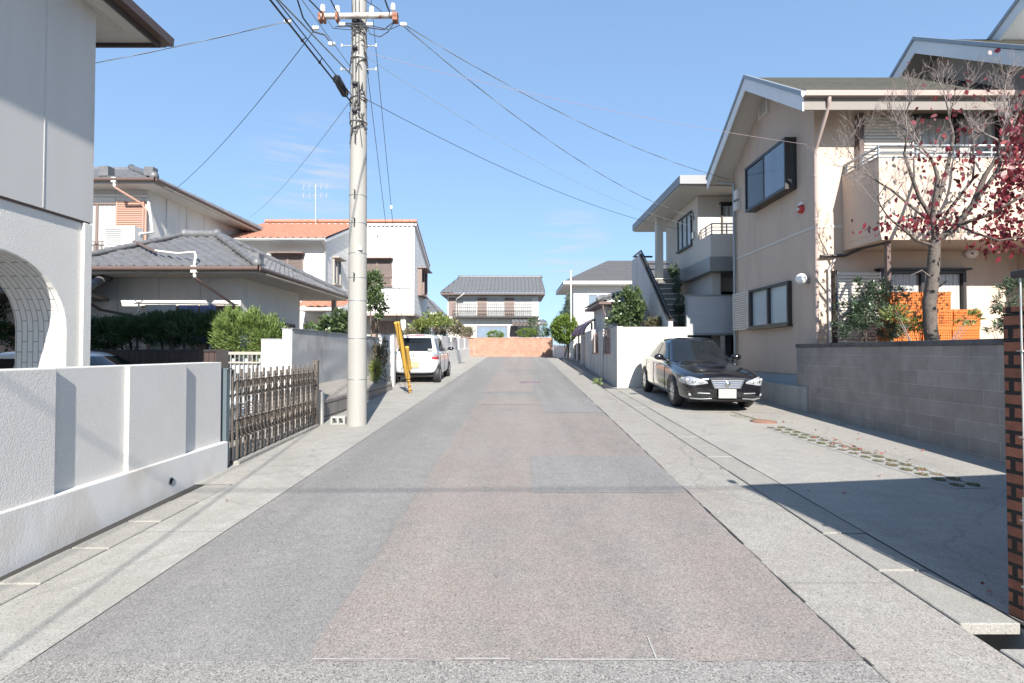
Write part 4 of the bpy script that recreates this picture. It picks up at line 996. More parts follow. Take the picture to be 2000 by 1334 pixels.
mb = MB(); mb.lathe([(.0,-.06),(.075,-.05),(.085,0),(.085,.02)], (5.93,10.44,4.42), 'X', 16); mb.lathe([(0,-.09),(.03,-.085),(.03,-.05)], (5.93,10.44,4.42), 'X', 10, 1); mb.box(5.90,10.36,4.5,5.95,10.52,4.56,1); part('alarm_lamp', mb, [M['red'], M['white']], t)
mb = MB(); mb.ball((5.80,10.24,2.96), .11, 0, 18, 12); mb.lathe([(.05,0),(.06,.1)], (5.86,10.24,2.92), 'X', 10, 1); part('globe_lamp', mb, [M['porcelain'], M['metal_g']], t)
mb = MB(); mb.ball((8.97,9.96,3.42), (.13,.08,.10), 0, 16, 10); part('wall_lamp', mb, M['porcelain'], t)
# front wall and balcony
F = lambda x, z, y=YF: frame((x, y, z), X, -Y_)
louvre(t, F(6.30,1.12), .86, 1.93, M['shutter_c'], pitch=.062, depth=.09)
mb = MB(); mb.fbox(F(6.26,1.08), 0, .04, 0, 2.0, 0, .11); part('shutter_frame', mb, M['metal_d'], t)
w = window(t, F(7.16,1.08), 1.66, 2.0, M['metal_d'], M['curtain'], 2, fr=.06, proud=.09, hood=.16)
louvre(t, F(6.84,4.6), 1.0, 1.5, M['shutter_c'], pitch=.062, depth=.09)
mb = MB(); mb.fbox(F(6.75,4.6), 0, .09, 0, 1.55, 0, .14); part('shutter_frame', mb, M['gutter_b'], t)
window(t, F(7.86,4.6), 1.70, 1.55, M['metal_d'], M['curtain'], 2, fr=.06, proud=.09)
mb = MB(); mb.box(6.48, 8.98, 3.47, 9.9, 10.0, 3.60); mb.box(6.48, 8.98, 3.60, 6.60, 9.998, 4.93); mb.box(6.60, 8.98, 3.60, 9.9, 9.10, 4.93); part('balcony', mb, M['beige'], t, bevel=.008)
mb = MB()
mb.tube([(6.54,9.99,5.16),(6.54,9.04,5.16),(9.9,9.04,5.16)], .03, 8); mb.tube([(6.54,9.99,5.04),(6.54,9.04,5.04),(9.9,9.04,5.04)], .02, 8)
for x, y in [(6.54,9.06),(6.54,9.5),(6.54,9.95)]+[(7.2+k*.66,9.04) for k in range(5)]: mb.box(x-.018,y-.018,4.92,x+.018,y+.018,5.17)
mb.box(6.47,8.97,4.931,6.61,10.0,4.955); mb.box(6.61,8.97,4.931,9.9,9.11,4.955)
part('balcony_rail', mb, M['metal_g'], t)
mb = MB(); mb.box(6.66,9.06,1.0,6.73,9.13,3.47); part('balcony_post', mb, M['gutter_b'], t)
mb = MB(); mb.tube([(6.0,9.93,3.36),(6.5,9.95,3.38),(6.62,9.6,3.46),(6.72,9.2,3.46)], .03, 8); part('drain_pipe', mb, M['metal_d'], t)
# further roof at the top right corner
mb = MB(); tiles(mb, (10.92,12.6,7.95), (10.9,9.6,9.9), (17,9.6,9.9), (17,12.6,7.95), amp=0, th=.4); part('upper_roof', mb, M['slate'], t)
mb = MB(); mb.prism([(10.9,12.7,7.86),(10.9,9.5,9.92),(10.9,9.5,9.64),(10.9,12.7,7.58)], (.04,0,0)); mb.prism([(10.94,12.7,7.83),(10.94,9.5,9.89),(10.94,9.5,9.77),(10.94,12.7,7.71)], (6,0,0)); mb.box(11.5,9.6,6.0,17,12.0,8.2); part('upper_fascia', mb, M['fascia_w'], t)
mb = MB(); mb.prism([(10.87,12.72,7.93),(10.87,9.45,10.04),(10.87,9.45,9.95),(10.87,12.72,7.84)], (.08,0,0)); part('upper_roof_edge', mb, M['metal_g'], t)

# ---------------------------------------------------------------- dark block wall, footing and brick pier
t = thing('block_wall', 'long dark weathered concrete block wall along the parking lot', 'wall', (5.7, 7, gz(7)))
mb = MB(); mb.box(5.70, 3.3, .0, 5.86, 10.26, 1.58); part('blocks', mb, M['block_dk'], t)
mb = MB()
yy = 3.3
while yy < 10.2: mb.box(5.685, yy+.003, 1.582, 5.875, min(yy+.597, 10.27), 1.655); yy += .6
part('cap_blocks', mb, mat('dark_cap_block', (.13,.125,.125), .95, .25, 3, fine=.3, bmp=.004, stain=(.05,.05,.048), samt=.7), t, bevel=.006)
mb = MB(); mb.box(5.66, 9.87, .2, 5.698, 12.7, .82); mb.box(5.70, 10.27, .2, 5.948, 12.7, .80)
solo('footing_wall', mb, M['conc'], 'low plain concrete footing wall at the far end of the dark block wall', 'wall', (5.68,11.2,.38), bevel=.006)
t = thing('brick_wall', 'red brown brick wall end with dark mortar at the right edge', 'wall', (2.67, 2.72, gz(2.7)))
d = Vector((3.0,.44,0)).normalized(); nrm = Vector((-d.y, d.x, 0))
mb = MB(); a = Vector((2.67,2.66,0)); P = [a, a+d*3.1, a+d*3.1+nrm*.105, a+nrm*.105]
mb.prism([(p.x,p.y,.05) for p in P], (0,0,1.655)); part('bricks', mb, M['brick'], t)
mb = MB(); mb.prism([(p.x-.004,p.y,1.708) for p in P], (0,0,.035)); part('coping', mb, M['brick'], t, bevel=.006)
t = thing('conduit', 'thin white conduit pipe fixed to the end of the red brown brick wall', 'pipe', (2.63,2.66,.1))
mb = MB(); mb.tube([(2.655,2.665,.72),(2.652,2.665,1.895)], .0045, 8); mb.tube([(2.652,2.665,.1),(2.655,2.665,.745)], .011, 8); part('pipe', mb, M['alu'], t)
mb = MB()
for z in (.28,.62,1.05,1.5): mb.box(2.640,2.65,z,2.668,2.68,z+.008)
part('clip', mb, M['rust'], t)
mb = MB(); mb.box(2.63,2.62,1.885,2.70,2.70,1.925); part('cap', mb, M['metal_d'], t, bevel=.01)

# ---------------------------------------------------------------- white block wall and streaked street wall
t = thing('block_wall', 'pale cream block wall end lit by the sun behind the black sedan', 'wall', (4, 14.5, gz(14.5)))
mb = MB(); mb.box(2.99, 14.45, .3, 4.93, 14.60, 2.20); part('blocks', mb, M['block_w'], t, bevel=.006)
t = thing('boundary_wall', 'streaked grey street wall with two lattice openings and square posts', 'wall', (3.2, 19, gz(19)))
mb = MB(); Q = lambda y: 2.965+.051*(y-14.45)
def seg(mb, y0, y1, z0, z1, th=.16, dx=0, m=0):
    mb.prism([(Q(y0)+dx,y0,z0),(Q(y1)+dx,y1,z0),(Q(y1)+dx+th,y1,z0),(Q(y0)+dx+th,y0,z0)], (0,0,z1-z0), m)
seg(mb, 14.447, 15.75, .3, 2.22); seg(mb, 15.75, 17.6, .3, 1.42, dx=.02); seg(mb, 17.6, 18.9, .3, 2.28); seg(mb, 18.9, 21.3, .3, 1.42, dx=.02); seg(mb, 21.3, 24.2, .3, 2.42)
part('wall', mb, M['streaky'], t)
mb = MB()
for y0, y1 in ((15.76,17.59),(18.91,21.29)):
    n = 10
    for k in range(n): seg(mb, y0, y1, 1.47+k*.08, 1.488+k*.08, .02, .09)
    for k in range(5): yy = y0+(y1-y0)*k/4; seg(mb, yy-.015, yy+.015, 1.44, 2.24, .015, .07)
    seg(mb, y0, y1, 1.42, 1.452, .2, 0)
part('lattice', mb, M['rust'] if False else mat('terracotta_lattice', (.34,.17,.13), .8, .15, 5), t)
mb = MB(); mb.box(Q(21.9)-.012,21.9,1.72,Q(21.9)+.0,22.5,1.80); part('name_plate', mb, M['rust'], t)
t = thing('entrance_gate', 'dark metal entrance gate with white posts past the streaked wall', 'gate', (3.6, 26, gz(26)))
mb = MB()
for y in (26.2, 29.4, 32.2): mb.box(Q(y)-.02, y, .6, Q(y)+.24, y+.26, 2.32 if y < 27 else 2.0)
mb.ball((Q(32.2)+.1,32.33,2.12), .14, 0, 12, 8); part('post', mb, M['white'], t)
mb = MB()
for y0, y1 in ((26.5,29.35),(29.7,32.15)):
    for k in range(16): yy = y0+(y1-y0)*k/15; mb.box(Q(yy)+.08, yy, 1.0, Q(yy)+.11, yy+.03, 1.95)
    for z in (1.0, 1.45, 1.92): mb.prism([(Q(y0)+.07,y0,z),(Q(y1)+.07,y1,z),(Q(y1)+.12,y1,z),(Q(y0)+.12,y0,z)], (0,0,.05))
part('leaf', mb, M['metal_d'], t)
mb = MB(); mb.box(Q(24.5), 24.3, .7, Q(24.5)+.28, 25.0, 2.1); solo('meter_cabinet', mb, M['metal_bl'], 'narrow dark green grey cabinet between streaked wall and white gate post', 'cabinet', (3.6,24.6,.84), bevel=.02)
mb = MB(); mb.prism([(2.78,34.4,1.1),(3.9,32.5,1.0),(4.05,32.5,1.0),(2.95,34.6,1.1)], (0,0,.85)); solo('boundary_wall', mb, M['offwhite'], 'short pale wall under the round topiary', 'wall', (3.4,33.5,1.1))

# ---------------------------------------------------------------- house with outside stairs
t = thing('house', 'cream house with an outside staircase, deep eaves and a small corner balcony', 'house', (6, 17, .6))
XW = 5.8
mb = MB(); mb.box(XW, 15.9, 4.3, 11, 19.2, 6.35); mb.box(XW, 14.9, 4.28, 5.92, 15.9, 4.95); mb.box(5.92, 14.9, 4.28, 9, 15.02, 4.95); mb.box(XW,19.2,4.28,11,20.2,4.5); part('upper_wall', mb, M['beige2'], t)
mb = MB(); mb.box(XW-.03, 14.88, 3.86, 9, 18.2, 4.278); part('floor_edge', mb, M['metal_g'], t)
mb = MB(); mb.box(6.0, 16.2, .5, 11, 20.2, 3.858); mb.box(6.0,15.3,.5,6.25,16.2,3.858); part('lower_wall', mb, M['beige2'], t)
mb = MB(); mb.box(6.26, 16.15, .5, 9, 16.19, 3.4); part('garage_opening', mb, M['void'], t)  # black sheet on the wall paints the shade of a garage opening
mb = MB(); mb.box(4.95,14.95,6.36,11,20.7,6.45); part('soffit', mb, M['soffit'], t)
mb = MB(); mb.box(4.90,14.90,6.40,4.95,20.75,6.66); mb.box(4.90,14.85,6.40,11,14.90,6.66); part('eave_gutter', mb, M['metal_r'], t, bevel=.012)
mb = MB(); tiles(mb, (4.95,14.9,6.62), (12,14.9,6.62), (12,17.8,7.75), (7.9,17.8,7.75), amp=0, th=.25); tiles(mb, (4.95,20.7,6.62), (4.95,14.9,6.62), (7.9,17.8,7.75), (7.9,17.8,7.75), amp=0, th=.25); part('roof', mb, M['slate_d'], t)
FL = lambda y, z: frame((XW, y, z), Y_, -X)
window(t, FL(16.4,4.95), 1.35, 1.1, M['metal_d'], M['glass_f'], 3)
F = lambda x, z: frame((x, 15.9, z), X, -Y_)
window(t, F(6.52,4.35), 1.6, 1.75, M['metal_d'], M['curtain'], 2, hood=.14, sill=False)
mb = MB()
for z in (5.06, 5.16, 5.26):
    mb.tube([(5.86,15.85,z),(5.86,14.96,z),(9,14.96,z)], .022 if z > 5.2 else .014, 6)
for x, y in [(5.86,15.8),(5.86,15.4),(5.86,14.96),(6.3,14.96),(6.75,14.96)]: mb.box(x-.016,y-.016,4.95,x+.016,y+.016,5.26)
part('balcony_rail', mb, M['gutter_p'], t)
mb = MB(); mb.box(5.22,18.4,3.9,5.46,18.62,6.36); part('porch_column', mb, M['beige2'], t)
st = MB(); ns = 14; RIS = mat('painted_shade_riser', (.17,.165,.155), .9, .15, 4); y0s, z0s = 14.72, 1.28; rise, run = (4.02-1.28)/ns, (17.8-14.72)/ns  # risers coloured darker to paint in shade between the steps
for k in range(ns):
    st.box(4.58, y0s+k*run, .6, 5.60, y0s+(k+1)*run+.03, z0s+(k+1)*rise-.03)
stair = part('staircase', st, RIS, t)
mb = MB()
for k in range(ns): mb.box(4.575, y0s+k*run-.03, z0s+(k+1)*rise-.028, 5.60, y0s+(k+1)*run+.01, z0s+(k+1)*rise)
part('tread', mb, mat('painted_sun_tread', (.62,.58,.51), .85, .1, 4), stair)  # treads coloured paler to paint sunlight on the steps
mb = MB(); mb.box(4.47, 17.8, 3.84, 5.80, 20.2, 4.02); part('landing', mb, M['conc'], t)
mb = MB(); mb.prism([(4.44,14.5,.6),(4.44,14.5,2.36),(4.44,17.8,4.88),(4.44,18.9,4.88),(4.44,18.9,3.7),(4.44,17.8,3.7),(4.44,15.5,2.0),(4.44,15.5,.6)], (.12,0,0)); part('stair_parapet', mb, M['grey_render'], t)
mb = MB(); mb.tube([(4.50,14.45,2.46),(4.50,17.8,5.02),(4.50,18.9,5.02),(5.2,18.9,5.02)], .035, 8); mb.prism([(4.41,14.5,2.362),(4.41,17.8,4.882),(4.41,17.8,4.93),(4.41,14.5,2.41)], (.18,0,0))
mb.tube([(4.5,18.9,4.55),(5.8,18.9,4.55)], .02, 6); mb.tube([(4.5,18.9,4.75),(5.8,18.9,4.75)], .02, 6)
part('handrail', mb, M['metal_d'], t)
mb = MB(); mb.box(5.45, 18.8, 4.0, 5.8, 18.95, 4.5); part('landing_parapet', mb, M['grey_render'], t)
mb = MB(); mb.ball((5.79,16.3,5.9),.07); mb.ball((5.79,16.25,5.75),.06); mb.box(5.74,16.2,5.1,5.8,16.35,5.3); part('wire_bracket', mb, M['metal_g'], t)
t = thing('roller_shutter', 'half raised pale blue grey roller shutter between cream wall and beige house', 'shutter', (5.6,14.52,.6))
mb = MB(); mb.box(4.96,14.5,2.03,6.6,14.54,3.08); part('curtain', mb, M['corr'], t)
mb = MB(); mb.box(4.94,14.47,1.97,6.6,14.56,2.028); mb.box(4.94,14.47,3.085,6.6,14.6,3.12); mb.box(4.935,14.46,.4,4.965,14.6,3.08); part('frame', mb, M['metal_g'], t)
mb = MB(); mb.box(4.97,15.4,.4,6.6,15.45,2.2); mb.box(4.96,14.6,2.1,6.6,15.4,2.16); part('back_panel', mb, M['metal_bl'], t)
mb = MB(); mb.box(5.88,14.3,.4,5.95,14.44,1.95); part('side_post', mb, M['wood'], t)

# ---------------------------------------------------------------- low tiled house, carport, far houses
t = thing('house', 'low grey house with a tiled hip roof left of the outside staircase', 'house', (5, 23, .8))
A, B, C1, D1 = (3.55,21.0,3.62), (10,21.0,3.62), (10,23.1,4.38), (5.9,23.1,4.38)
mb = MB(); tiles(mb, A, B, C1, D1); tiles(mb, (3.55,25.2,3.62), A, D1, D1); ridge_cap(mb, Vector(A)+Z*.05, Vector(D1)+Z*.06, .09); ridge_cap(mb, Vector(D1)+Z*.06, Vector(C1)+Z*.06, .1); part('roof', mb, M['tile_gr'], t)
mb = MB(); mb.box(3.58,21.03,3.46,10,25.2,3.57); part('eave', mb, M['gutter_b'], t)
mb = MB(); mb.box(4.0,21.7,.7,10,25,3.46); part('wall', mb, M['grey_render'], t)
mb = MB(); mb.box(4.02,21.66,2.1,4.35,21.695,3.4); part('panel', mb, M['white'], t)
mb = MB(); downpipe(mb, [(3.75,21.1,3.45),(3.8,21.3,3.2),(3.97,21.62,3.0),(3.97,21.62,.8)], .035); part('downpipe', mb, M['gutter_p'], t)
F = lambda x, z: frame((x, 21.7, z), X, -Y_)
window(t, F(4.6,1.9), 1.1, 1.0, M['shutter_r'], M['curtain'], 2)
t = thing('carport', 'curved carport roof of purple polycarbonate with dark ribs', 'carport', (4.2,27,.9))
arc = [(3.45 + 1.9*(1-math.cos(a)), 2.35 + 1.05*math.sin(a)) for a in [i*math.pi/2/12 for i in range(13)]]
mb = MB()
for (x0,z0), (x1,z1) in zip(arc, arc[1:]): mb.prism([(x0,24.6,z0),(x1,24.6,z1),(x1,24.6,z1+.008),(x0,24.6,z0+.008)], (0,5,0))
part('roof_sheet', mb, M['purple'], t)
mb = MB()
for y in (24.6,26.3,28.0,29.6): mb.tube([(x,y,z-.03) for x, z in arc], .035, 6)
for i in (0,4,7,10,12): mb.tube([(arc[i][0],24.6,arc[i][1]+.02),(arc[i][0],29.6,arc[i][1]+.02)], .016, 6)
for y in (24.7,29.5): mb.tube([(3.45+.4,y,.8),(3.85,y,2.9)], .05, 8)
part('frame', mb, M['fascia_d'], t)
t = thing('house', 'white two storey house with a slate hip roof beyond the low tiled house', 'house', (6,34,1.1))
mb = MB(); mb.box(3.95,32.7,1.0,12,37.5,5.95); part('wall', mb, M['panel'], t)
A, B, C1, D1 = (3.25,32.0,5.92), (13,32.0,5.92), (11,35,7.75), (6.6,35,7.75)
mb = MB(); tiles(mb, A, B, C1, D1, amp=0, th=.3); tiles(mb, (3.25,38,5.92), A, D1, D1, amp=0, th=.3); part('roof', mb, M['slate_d'], t)
mb = MB(); mb.box(3.25,32.0,5.72,13,38,5.88); part('eave', mb, M['offwhite'], t); mb = MB(); mb.box(3.22,31.95,5.74,13,32.0,5.93); part('eave_gutter', mb, M['white'], t)
F = lambda x, z: frame((x, 32.7, z), X, -Y_)
window(t, F(4.85,4.15), 1.25, 1.05, M['white'], M['glass_b'], 2); window(t, F(7.0,4.6), .9, .6, M['white'], M['glass'], 2)
mb = MB(); mb.box(4.0,32.66,2.55,5.6,32.695,2.75); part('entrance_hood', mb, M['metal_d'], t)
mb = MB(); mb.tube([(3.52,30.5,1.0),(3.52,30.5,6.35)], .032, 10); mb.tube([(3.52,30.5,5.6),(3.44,30.46,5.6)], .02, 6)
solo('mast', mb, M['white'], 'tall slim white mast in front of the slate roofed white house', 'mast', (3.52,30.5,1.04))
# far house at the end of the road
t = thing('house', 'grey tiled two storey house with a railed balcony behind the salmon brick wall', 'house', (-1.5,44,1.2))
mb = MB(); mb.box(-5.4,42.8,1.0,2.2,47,6.3); part('upper_wall', mb, M['offwhite'], t)
A, B, C1, D1 = (-5.9,42.0,6.38), (2.75,42.0,6.38), (2.55,45,8.1), (-4.6,45,8.1)
mb = MB(); tiles(mb, A, B, C1, D1, tw=.32, th=.3, amp=.035); tiles(mb, (-5.9,48,6.38), A, D1, D1, tw=.32, th=.3); ridge_cap(mb, D1, C1, .13); part('roof', mb, M['tile_gr'], t)
mb = MB(); mb.box(-5.88,42.02,6.2,2.73,48,6.34); part('eave', mb, M['gutter_b'], t)
F = lambda x, z: frame((x, 42.8, z), X, -Y_)
for x in (-4.45,-2.05,.2): window(t, F(x,4.5), 1.45, 1.45, M['metal_g'], M['curtain'], 2)
for x in (-5.3,-2.9,-.62): mb = MB(); mb.fbox(F(x,4.5), 0, .8, 0, 1.5, 0, .09); part('shutter', mb, M['shutter_b'], t)
mb = MB(); mb.box(-4.9,41.9,4.28,2.2,42.79,4.42)
for k in range(40): mb.box(-4.85+k*.17,41.92,4.42,-4.85+k*.17+.02,41.945,5.4)
for z in (4.6,4.85,5.1,5.4): mb.box(-4.85,41.91,z,1.8,41.955,z+.03)
part('balcony', mb, M['metal_d'], t)
mb = MB(); tiles(mb, (.0,41.2,3.85), (2.9,41.2,3.85), (2.5,42.0,4.15), (.0,42.0,4.15), tw=.32, amp=.03); part('porch_roof', mb, M['tile_gr'], t)
mb = MB(); mb.box(.02,41.22,3.68,2.85,42.0,3.80); part('porch_eave', mb, M['gutter_b'], t)
F = lambda x, z: frame((x, 42.65, z), X, -Y_)
mb = MB(); mb.box(-5.2,42.65,1.0,2.3,42.79,4.27); part('ground_floor_wall', mb, M['offwhite'], t)
window(t, F(-2.95,1.9), 2.6, 1.75, M['shutter_b'], M['glass_b'], 2); window(t, F(.55,1.9), 1.5, 1.55, M['shutter_b'], M['glass_b'], 2)
mb = MB(); mb.fbox(F(-.15,1.4), 0, .6, 0, 2.2, 0, .06); part('shutter', mb, M['shutter_b'], t)
mb = MB(); mb.fbox(F(-4.3,1.2), 0, .9, 0, 2.4, 0, .06); part('door', mb, M['shutter_b'], t)
mb = MB(); downpipe(mb, [(-3.95,41.9,6.25),(-4.6,42.4,5.85),(-4.65,42.7,5.7),(-4.65,42.7,4.45)], .05); part('downpipe', mb, M['white'], t)
t = thing('brick_wall', 'salmon brick wall closing the far end of the road', 'wall', (0,34.6,gz(34.6)))
mb = MB(); mb.box(-2.55,34.45,.9,2.75,34.65,2.42); mb.box(-3.02,34.5,.9,-2.58,34.7,2.42); part('bricks', mb, M['brick_p'], t)
mb = MB(); mb.box(-3.03,34.43,2.422,2.77,34.67,2.46); part('coping', mb, M['brick_p'], t)
# ---------------------------------------------------------------- utility pole
PX, PY = -2.56, 8.47
t = thing('utility_pole', 'tall grey concrete utility pole with a rusty white crossarm on the left pavement', 'utility pole', (PX,PY,gz(PY)))
pr = lambda z: .160 - (z-.29)*.0053
mb = MB(); mb.lathe([(pr(z), z) for z in (.05,.3,1,2,3,4.2,5.5,7,8.5,9.6)] + [(0,9.6)], (PX,PY,0), 'Z', 32); part('shaft', mb, M['pole'], t)
mb = MB()
for z in (1.05,1.72,2.34,2.72,3.12,3.62,4.08):
    mb = MB(); mb.lathe([(pr(z)+.001,-.006),(pr(z)+.004,-.006),(pr(z)+.004,.006),(pr(z)+.001,.006)], (PX,PY,z), 'Z', 28); part('band', mb, M['metal_g'], t)
for z in (5.32,5.72,6.38,6.92):
    mb = MB(); mb.lathe([(pr(z)+.001,-.02),(pr(z)+.012,-.02),(pr(z)+.012,.02),(pr(z)+.001,.02)], (PX,PY,z), 'Z', 28); part('band', mb, M['alu'], t)
mb = MB()
for z, s in ((2.72,0),(3.62,0),(4.08,0),(5.0,0)):
    mb = MB(); mb.tube([(PX-.01,PY-pr(z)-.05,z+.06),(PX-.01,PY-pr(z),z+.05),(PX-.015,PY-pr(z)-.01,z-.07)], .011, 6); part('step_hook', mb, M['metal_d'], t)
mb = MB()
for z, s in ((6.22,1),(6.22,-1),(5.86,-1),(6.62,1),(6.62,-1)):
    mb = MB(); mb.tube([(PX+s*pr(z),PY,z),(PX+s*(pr(z)+.16),PY,z)], .009, 6); mb.box(PX+s*(pr(z)+.16)-.01,PY-.012,z-.02,PX+s*(pr(z)+.16)+.01,PY+.012,z+.03); part('step_bolt', mb, M['alu'], t)
ZC = at(697,32,8.28).z
mb = MB(); mb.tube([(-3.16,8.28,ZC),(-1.88,8.28,ZC+.015)], .045, 12); part('crossarm', mb, M['rust'], t)
rr = random.Random(2)
mb = MB()
RC = mat('rusted_clamp', (.25,.11,.07), .85, .3, 12)
for x in (-3.14,-3.08,-2.86,-1.93,-1.89):
    mb = MB(); mb.lathe([(.05,-.02),(.062,-.02),(.062,.02),(.05,.02)], (x,8.28,ZC), 'X', 12); mb.box(x-.02,8.22,ZC-.09,x+.02,8.34,ZC-.04); part('arm_clamp', mb, RC, t)
def insulator(mb, c, s=1, ax='Z'):
    mb.lathe([(0,-.07*s),(.03*s,-.065*s),(.048*s,-.03*s),(.03*s,-.02*s),(.048*s,.02*s),(.03*s,.03*s),(.04*s,.06*s),(0,.07*s)], c, ax, 12)
mb = MB()
for x, z in ((-3.1,ZC+.13),(-2.86,ZC+.11),(-1.95,ZC+.15),(-2.30,ZC+.10)):
    mb = MB(); insulator(mb, (x,8.28,z), .85); part('insulator', mb, M['porcelain'], t)
for p in (at(562,42,8.0), at(616,55,8.0), at(648,86,8.0), at(788,48,8.3), at(722,48,8.3), at(668,48,8.3)):
    mb = MB(); insulator(mb, p, .8, 'X'); part('insulator', mb, M['porcelain'], t)
mb = MB()
a = at(700,46,8.3); mb.tube([at(665,46,8.3), at(725,46,8.3)], .010, 6); mb.tube([at(700,160,8.3), at(700,205,8.3)], .02, 6)
for z, n in ((6.5,5),(5.45,6),(5.9,4),(6.95,4)):
    for k in range(n):
        q0 = rr.uniform(-2.6,-.5); pts = []
        for i in range(7):
            q = q0 + i*.14*rr.choice((-1,1)); zz = z - i*.06 + rr.uniform(-.04,.04); r_ = pr(zz)+.012+rr.uniform(0,.015)
            pts.append((PX+math.cos(q)*r_, PY+math.sin(q)*r_, zz))
        mb.tube(pts, .007, 5)
    mb.ball((PX-.02, PY-pr(z)-.03, z), (.05,.035,.035), 0, 8, 6)
for j in range(3):
    mb.tube([(PX-.08+.06*j, PY-pr(6)-.01, 7.3), (PX-.06+.05*j, PY-pr(6)-.015, 6.4), (PX-.05+.05*j, PY-pr(5)-.012, 5.3), (PX-.1+.1*j, PY-pr(5)-.012, 4.9)], .007, 5)
part('lashed_cables', mb, M['wire'], t)
mb = MB()
P = [at(772,40,8.3), at(758,62,8.3), at(742,72,8.3), at(722,66,8.3), at(718,52,8.3)]; mb.tube(P, .008, 5)
P = [at(772,40,8.3), at(750,58,8.3), at(720,54,8.3), at(668,48,8.3)]; mb.tube(P, .009, 5)
P = [at(788,46,8.3), at(760,58,8.3), at(725,50,8.3), at(690,52,8.3), at(655,52,8.3)]; mb.tube(P, .007, 5)
P = [at(640,40,8.1), at(650,55,8.1), at(680,58,8.1), at(720,56,8.3)]; mb.tube(P, .006, 5)
P = [at(581,0,7.4), at(592,35,7.6), at(612,62,8.0), at(634,68,8.0), at(648,86,8.0)]; mb.tube(P, .012, 6)
P = [at(604,0,8.1), at(622,18,8.2), at(634,30,8.28)]; mb.tube(P, .012, 6); P = [at(646,0,8.1), at(654,16,8.2), at(662,30,8.28)]; mb.tube(P, .012, 6)
P = [at(752,0,8.2), at(757,14,8.25), at(762,26,8.28)]; mb.tube(P, .014, 6); P = [at(712,0,8.3), at(735,14,8.3), at(755,30,8.3)]; mb.tube(P, .007, 6)
part('jumper_cable', mb, M['wire'], t)
mb = MB(); c0, c1 = at(657,152,7.9), at(674,184,8.2)
mb.tube([c0 - (c1-c0)*.12, c0, c0.lerp(c1,.5), c1, c1+(c1-c0)*.1], [.02,.062,.066,.062,.02], 12); part('cable_closure', mb, M['black'], t)
mb = MB(); mb.box(PX+.02,PY-pr(5.5)-.03,5.48,PX+.07,PY-pr(5.5),5.54); part('terminal', mb, M['black'], t)
mb = MB(); mb.box(PX+.02,PY-pr(5.3)-.03,5.58,PX+.07,PY-pr(5.5),5.63); part('terminal', mb, M['black'], t)
mb = MB(); mb.box(PX+.05,PY-pr(3.2)-.012,3.16,PX+.11,PY-pr(3.2)+.02,3.22); part('white_tag', mb, M['white'], t)
# guys and yellow guard
wp = lambda px, py, y: at(px, py, y)
wire('guy_wire', 'guy wire from the crossarm to the tall yellow guard', at(725,0,8.5), (-2.6,12.95,.50), 0, .005, M['wire'], 'guy wires of the utility pole')
wire('guy_wire', 'guy wire from lower on the pole to the short yellow guard', at(706,44,8.55), (-2.66,12.85,.52), 0, .005, M['wire'], 'guy wires of the utility pole')
for (gx, gy, gd_, gr, gl) in ((764,405,10.4,.032,'white insulator highest on the guy wire, seen against the sky'), (738,462,10.6,.027,'small pale insulator on the left guy wire before the white clapboard wall'), (757,478,10.8,.025,'small pale insulator on the right guy wire before the white clapboard wall')):
    mb = MB(); g0 = at(gx,gy,gd_); insulator(mb, g0, gr*18); solo('guy_insulator', mb, M['porcelain'], gl, 'insulator', g0, 'insulators on the guy wires')
t = thing('guy_guard', 'long leaning yellow plastic guard on the guy wires in front of the white hatchback', 'guy guard', (-2.6,12.9,.45))
def guard(mb, a, b, w, m=0):
    a, b = Vector(a), Vector(b); d = (b-a).normalized(); s = d.cross(Y_).normalized(); n = s.cross(d)
    pr_ = [s*w*math.cos(q) + n*w*math.sin(q) for q in [i*math.pi/5 - math.pi for i in range(6)]]
    mb.prism([a+p for p in pr_], b-a, m)
A0, A1 = at(775,630,12.0), at(797,738,12.8)
mb = MB(); mb.tube([A0, A1], [.068,.062], 14); part('cover', mb, M['yellow'], t)
mb = MB(); guard(mb, at(779,632,12.10), at(799,730,12.86), .045); part('back_strip', mb, M['metal_d'], t)
mb = MB(); mb.tube([at(795,678,12.25), at(801,722,12.65)], .045, 10); part('short_cover', mb, M['yellow'], t)
mb = MB(); a = at(797,738,12.8); b = at(801,766,12.98); mb.tube([a, b], .035, 8); 
for k in range(3): p = a.lerp(b, .2+.3*k); mb.lathe([(.036,-.012),(.055,-.012),(.055,.012),(.036,.012)], p, 'Z', 10)
part('anchor_rod', mb, mat('rusty_yellow', (.45,.25,.06), .7, .3, 20), t)
# overhead wires
BK = -22.0
def back(px, py, Y): # wire that runs level over the camera to the next pole behind
    p = at(px, py, Y); return p
def toback(name, label, pole_pt, px, py, Y, r, m):
    a = Vector(pole_pt); b = at(px, py, Y); d = (b-a)
    k = (BK - a.y)/d.y; e = a + d*k
    mb = MB(); mb.tube([a, b, a+d*(k*.35), a+d*(k*.7), e], r, 6); return solo(name, mb, m, label, 'wire', a, 'overhead wires')
toback('cable', 'thick black communication cable running from the black closure out over the road', at(690,205,8.45), 528,0,5.75, .013, M['wire'])
toback('cable', 'black lashed messenger wire just above the thick communication cable', at(690,190,8.45), 540,0,5.75, .008, M['wire'])
toback('cable', 'grey lashed cable meeting the pole below the second band', at(690,150,8.45), 545,0,5.75, .011, M['wire_g'])
toback('cable', 'thin grey drop wire meeting the pole above the black closure', at(684,130,8.45), 590,0,6.6, .006, M['wire_g'])
toback('cable', 'black low voltage line tied to the left end of the crossarm', at(634,30,8.28), 604,0,7.7, .010, M['wire'])
toback('cable', 'black low voltage line tied to the middle left of the crossarm', at(662,30,8.28), 646,0,7.7, .010, M['wire'])
toback('cable', 'black low voltage line tied to the right end of the crossarm', at(762,26,8.28), 752,0,7.9, .010, M['wire'])
